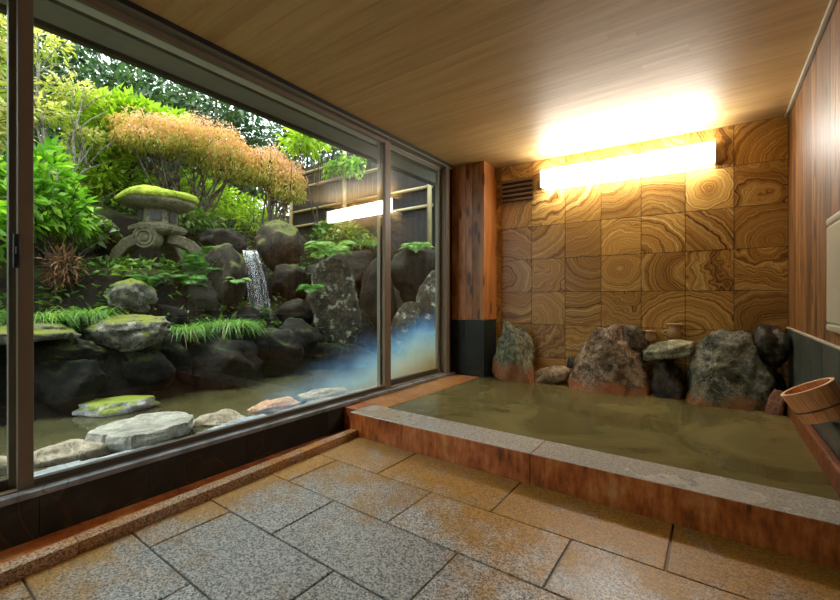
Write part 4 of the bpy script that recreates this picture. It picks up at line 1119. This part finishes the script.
def sedge(label, c, rx, ry, n, L, droop, mat):
    V, F, R = [], [], []
    k = 0
    for i in range(n):
        a = random.uniform(0, 2 * PI); q = math.sqrt(random.random())
        p = Vector((rx * q * math.cos(a), ry * q * math.sin(a), 0))
        dv = Vector((p.x / rx + random.gauss(0, 0.5), p.y / ry + random.gauss(0, 0.5), 0)); dv.normalize()
        dv = (Matrix.Rotation(CA, 3, 'Z') @ dv); p = Matrix.Rotation(CA, 3, 'Z') @ p
        l = L * random.uniform(0.6, 1.15); s_ = Vector((-dv.y, dv.x, 0)) * 0.0045; m = 5
        rise = random.uniform(0.5, 1.1); dr = droop * random.uniform(0.7, 1.2); r_ = min(1, max(0, random.gauss(0.45, 0.22)))
        for j in range(m + 1):
            u = j / m
            pt = p + dv * l * 0.75 * u + Vector((0, 0, l * (rise * u - dr * u * u)))
            wv = s_ * (1 - 0.85 * u)
            V += [pt - wv, pt + wv]; R += [(r_, 0, 0)] * 2
        for j in range(m):
            F.append((k + 2 * j, k + 2 * j + 1, k + 2 * j + 3, k + 2 * j + 2))
        k += 2 * (m + 1)
    o = np_mesh('sedge_tuft', np.array([tuple(v) for v in V]), np.array(F), np.array(R), mat)
    o.location = c
    return tag(o, label, 'grass', 'sedge tufts on the bank')
sedge('long bladed grass above the pale slab at the left of the bank', (-4.22, 0.86, 0.74), 0.20, 0.14, 420, 0.24, 0.9, M['lf_grass'])
sedge('long bladed grass left of the angular stone, over the mossy rock', (-4.22, 1.14, 0.76), 0.16, 0.14, 380, 0.24, 0.9, M['lf_grass'])
sedge('grass tuft hanging over the broad dark stone, left half of the pair', (-4.02, 1.78, 0.60), 0.20, 0.14, 700, 0.23, 0.95, M['lf_grass'])
sedge('rounded grass tuft hanging beside the foot of the waterfall', (-3.98, 2.22, 0.62), 0.24, 0.15, 900, 0.24, 0.95, M['lf_grass'])
sedge('grass behind the narrow left pane on the bank', (-4.25, 0.40, 0.76), 0.25, 0.14, 420, 0.24, 0.9, M['lf_grass'])
sedge('short grass on the mossy stone under the fence', (-4.45, 4.45, 1.72), 0.4, 0.16, 420, 0.24, 0.9, M['lf_grass'])

# leafy sprays by the fence
tree('garden_tree', 'slender tree with bright fern like sprays in front of the fence top', 'tree', (-5.3, 4.45, 1.9),
     [((-5.25, 4.15, 3.40), (0.36, 0.36, 0.14), 300), ((-5.4, 4.4, 3.62), (0.35, 0.35, 0.14), 260)], 0.15, 0.3, M['lf_lime'], r=0.014, ntr=2, droop=0.2, out=1.0, inner=0.1)
tree('climbing_plant', 'green creeper hanging along the top rail of the fence', 'climber', (-5.05, 4.86, 2.1),
     [((-5.1, 4.80, 3.16), (0.45, 0.06, 0.16), 260), ((-4.75, 4.80, 3.05), (0.2, 0.06, 0.2), 90)], 0.10, 0.45, M['lf_broad'], r=0.008, ntr=2, droop=0.7, out=0.4, inner=0.1)

# ------------------------------------------------------------------ fence
fe = empty('garden_fence', (-4.7, 4.95, 1.75)); tag(fe, 'dark board fence with bamboo rails behind the rocks', 'fence')
b = MB(); x = -1.9
while x < 1.62:
    b.box(x, x + 0.10, 0.0, 0.02, -0.1, 1.62, mi=0); x += 0.104
b.build('board_panel', m_plain('fence_boards', (0.007, 0.0065, 0.0065), 0.7, var=0.4), fe)
M['bamboo'] = m_plain('bamboo', (0.34, 0.27, 0.13), 0.4, var=0.3)
for z in (0.52, 0.80, 1.24, 1.5):
    b = MB(); b.tube([(-1.9, -0.025, z), (-0.6, -0.025, z + 0.005), (0.6, -0.025, z - 0.004), (1.38, -0.025, z)], 0.026, 10); b.build('rail', M['bamboo'], fe, smooth=True)
for x in (-1.85, -0.4, 1.36):
    b = MB(); b.tube([(x, -0.07, -0.3), (x, -0.07, 1.66)], 0.035, 10); b.build('post', M['bamboo'], fe, smooth=True)
b = MB()
for k in range(22):
    x = -1.25 + k * 0.05; b.tube([(x, -0.012, 1.24), (x, -0.012, 1.60)], 0.005, 4)
b.build('lattice', M['bamboo'], fe)

# ------------------------------------------------------------------ waterfall
t = NT('falling_water'); o_ = t.obj()
nz = t.noise(t.map(o_, (1, 1, 0.08)), 60, 3)
d_ = t.n('ShaderNodeBsdfPrincipled', {'Base Color': (0.72, 0.74, 0.82, 1), 'Roughness': 0.15}).outputs[0]
tr = t.n('ShaderNodeBsdfTransparent').outputs[0]
M['fall'] = t.done(t.n('ShaderNodeMixShader', {0: t.ramp(nz, (0.45, 0.03), (0.75, 0.42)), 1: tr, 2: d_}).outputs[0])
V, F, R = [], [], []; k = 0
for i in range(26):
    u0 = random.uniform(-1, 1)
    p0 = Vector((-4.60, 2.82, 1.50)) + Vector((0.584, 0.8116, 0)).cross(Z) * 0 + Vector((0.8116, 0.5842, 0)) * 0.085 * u0
    wv = Vector((0.8116, 0.5842, 0)) * random.uniform(0.004, 0.013)
    m = 14; sh = random.uniform(0.0, 0.05); ln_ = random.uniform(0.85, 1.0)
    for j in range(m + 1):
        u = j / m * ln_
        p = p0 + Vector((0.584, -0.30, 0)) * (0.10 + sh) * math.sqrt(u) * 2.6 + Vector((0.8116, 0.5842, 0)) * (0.05 * u * u0 + 0.12 * u) + Vector((0, 0, -0.86 * u ** 1.15))
        p += Vector((0.8116, 0.5842, 0)) * 0.012 * noise.noise(Vector((i * 2.2, u * 4, 0)))
        V += [tuple(p - wv), tuple(p + wv)]
    for j in range(m):
        F.append((k + 2 * j, k + 2 * j + 1, k + 2 * j + 3, k + 2 * j + 2))
    k += 2 * (m + 1)
o = np_mesh('waterfall', np.array(V), np.array(F), 0.5, M['fall'], smooth=True)
tag(o, 'thin waterfall running down between the mossy boulders', 'waterfall', kind='stuff')

# ------------------------------------------------------------------ steam over the pond by the window
t = NT('steam'); p_ = t.pos(); x_, y_, z_ = t.sep(p_)
h0 = t.math('MULTIPLY', t.math('SUBTRACT', y_, 1.55), 0.28)                  # the cloud grows taller towards the far end
h0 = t.math('ADD', h0, t.math('MULTIPLY', t.math('SUBTRACT', t.noise(p_, 2.6, 4, 0.6), 0.5), 0.45))
e_ = t.math('DIVIDE', t.math('SUBTRACT', t.math('ADD', h0, 0.12), t.math('SUBTRACT', z_, 0.08)), 0.40, clamp=True)
e_ = t.math('MULTIPLY', e_, e_)
side = t.math('MULTIPLY', t.math('DIVIDE', t.math('SUBTRACT', x_, -2.95), 0.5, clamp=True), t.math('DIVIDE', t.math('SUBTRACT', 4.1, y_), 0.5, clamp=True))
tex = t.ramp(t.noise(t.map(p_, (1.2, 1, 1.6)), 3.4, 5, 0.6, 0.6), (0.32, 0.25), (0.68, 1.0))
den = t.math('MULTIPLY', t.math('MULTIPLY', e_, side), t.math('MULTIPLY', tex, 11.0))
vs = t.n('ShaderNodeVolumeScatter', {'Color': (0.22, 0.52, 1.0, 1), 'Density': den, 'Anisotropy': 0.1}).outputs[0]  # blue of the skylight is put into the scatter colour
M['steam'] = t.done(None, vs)
b = MB(); b.box(-3.0, -2.27, 1.55, 4.15, 0.085, 1.15)
o = b.build('steam', M['steam']); tag(o, 'steam tinted with skylight blue rising off the pond against the window', 'steam', kind='stuff')

# ------------------------------------------------------------------ light
wd = bpy.data.worlds.new('sky'); bpy.context.scene.world = wd; wd.use_nodes = True
nt = wd.node_tree; nt.nodes.clear()
bg = nt.nodes.new('ShaderNodeBackground'); wo = nt.nodes.new('ShaderNodeOutputWorld')
bg.inputs[0].default_value = (0.88, 0.95, 1.0, 1); bg.inputs[1].default_value = 3.0
nt.links.new(bg.outputs[0], wo.inputs[0])
sl = bpy.data.lights.new('sun', 'SUN'); sl.energy = 4.2; sl.angle = math.radians(25); sl.color = (1.0, 0.95, 0.82)
so = bpy.data.objects.new('sun', sl); so.rotation_euler = Vector((0.22, 0.30, -1)).to_track_quat('-Z', 'Y').to_euler(); link(so)

cam = bpy.data.cameras.new('camera'); cam.sensor_width = 36; cam.lens = 407 / 840 * 36
cam.shift_y = -2 / 840; cam.clip_start = 0.02; cam.clip_end = 200
co = bpy.data.objects.new('camera', cam); co.location = (0, 0, EYE); co.rotation_euler = (PI / 2, 0, math.atan2(293, 407)); link(co)
sc = bpy.context.scene
sc.camera = co
sc.view_settings.view_transform = 'Standard'; sc.view_settings.look = 'None'
sc.view_settings.exposure = 0.5; sc.view_settings.gamma = 1.0
sc.view_settings.use_curve_mapping = False
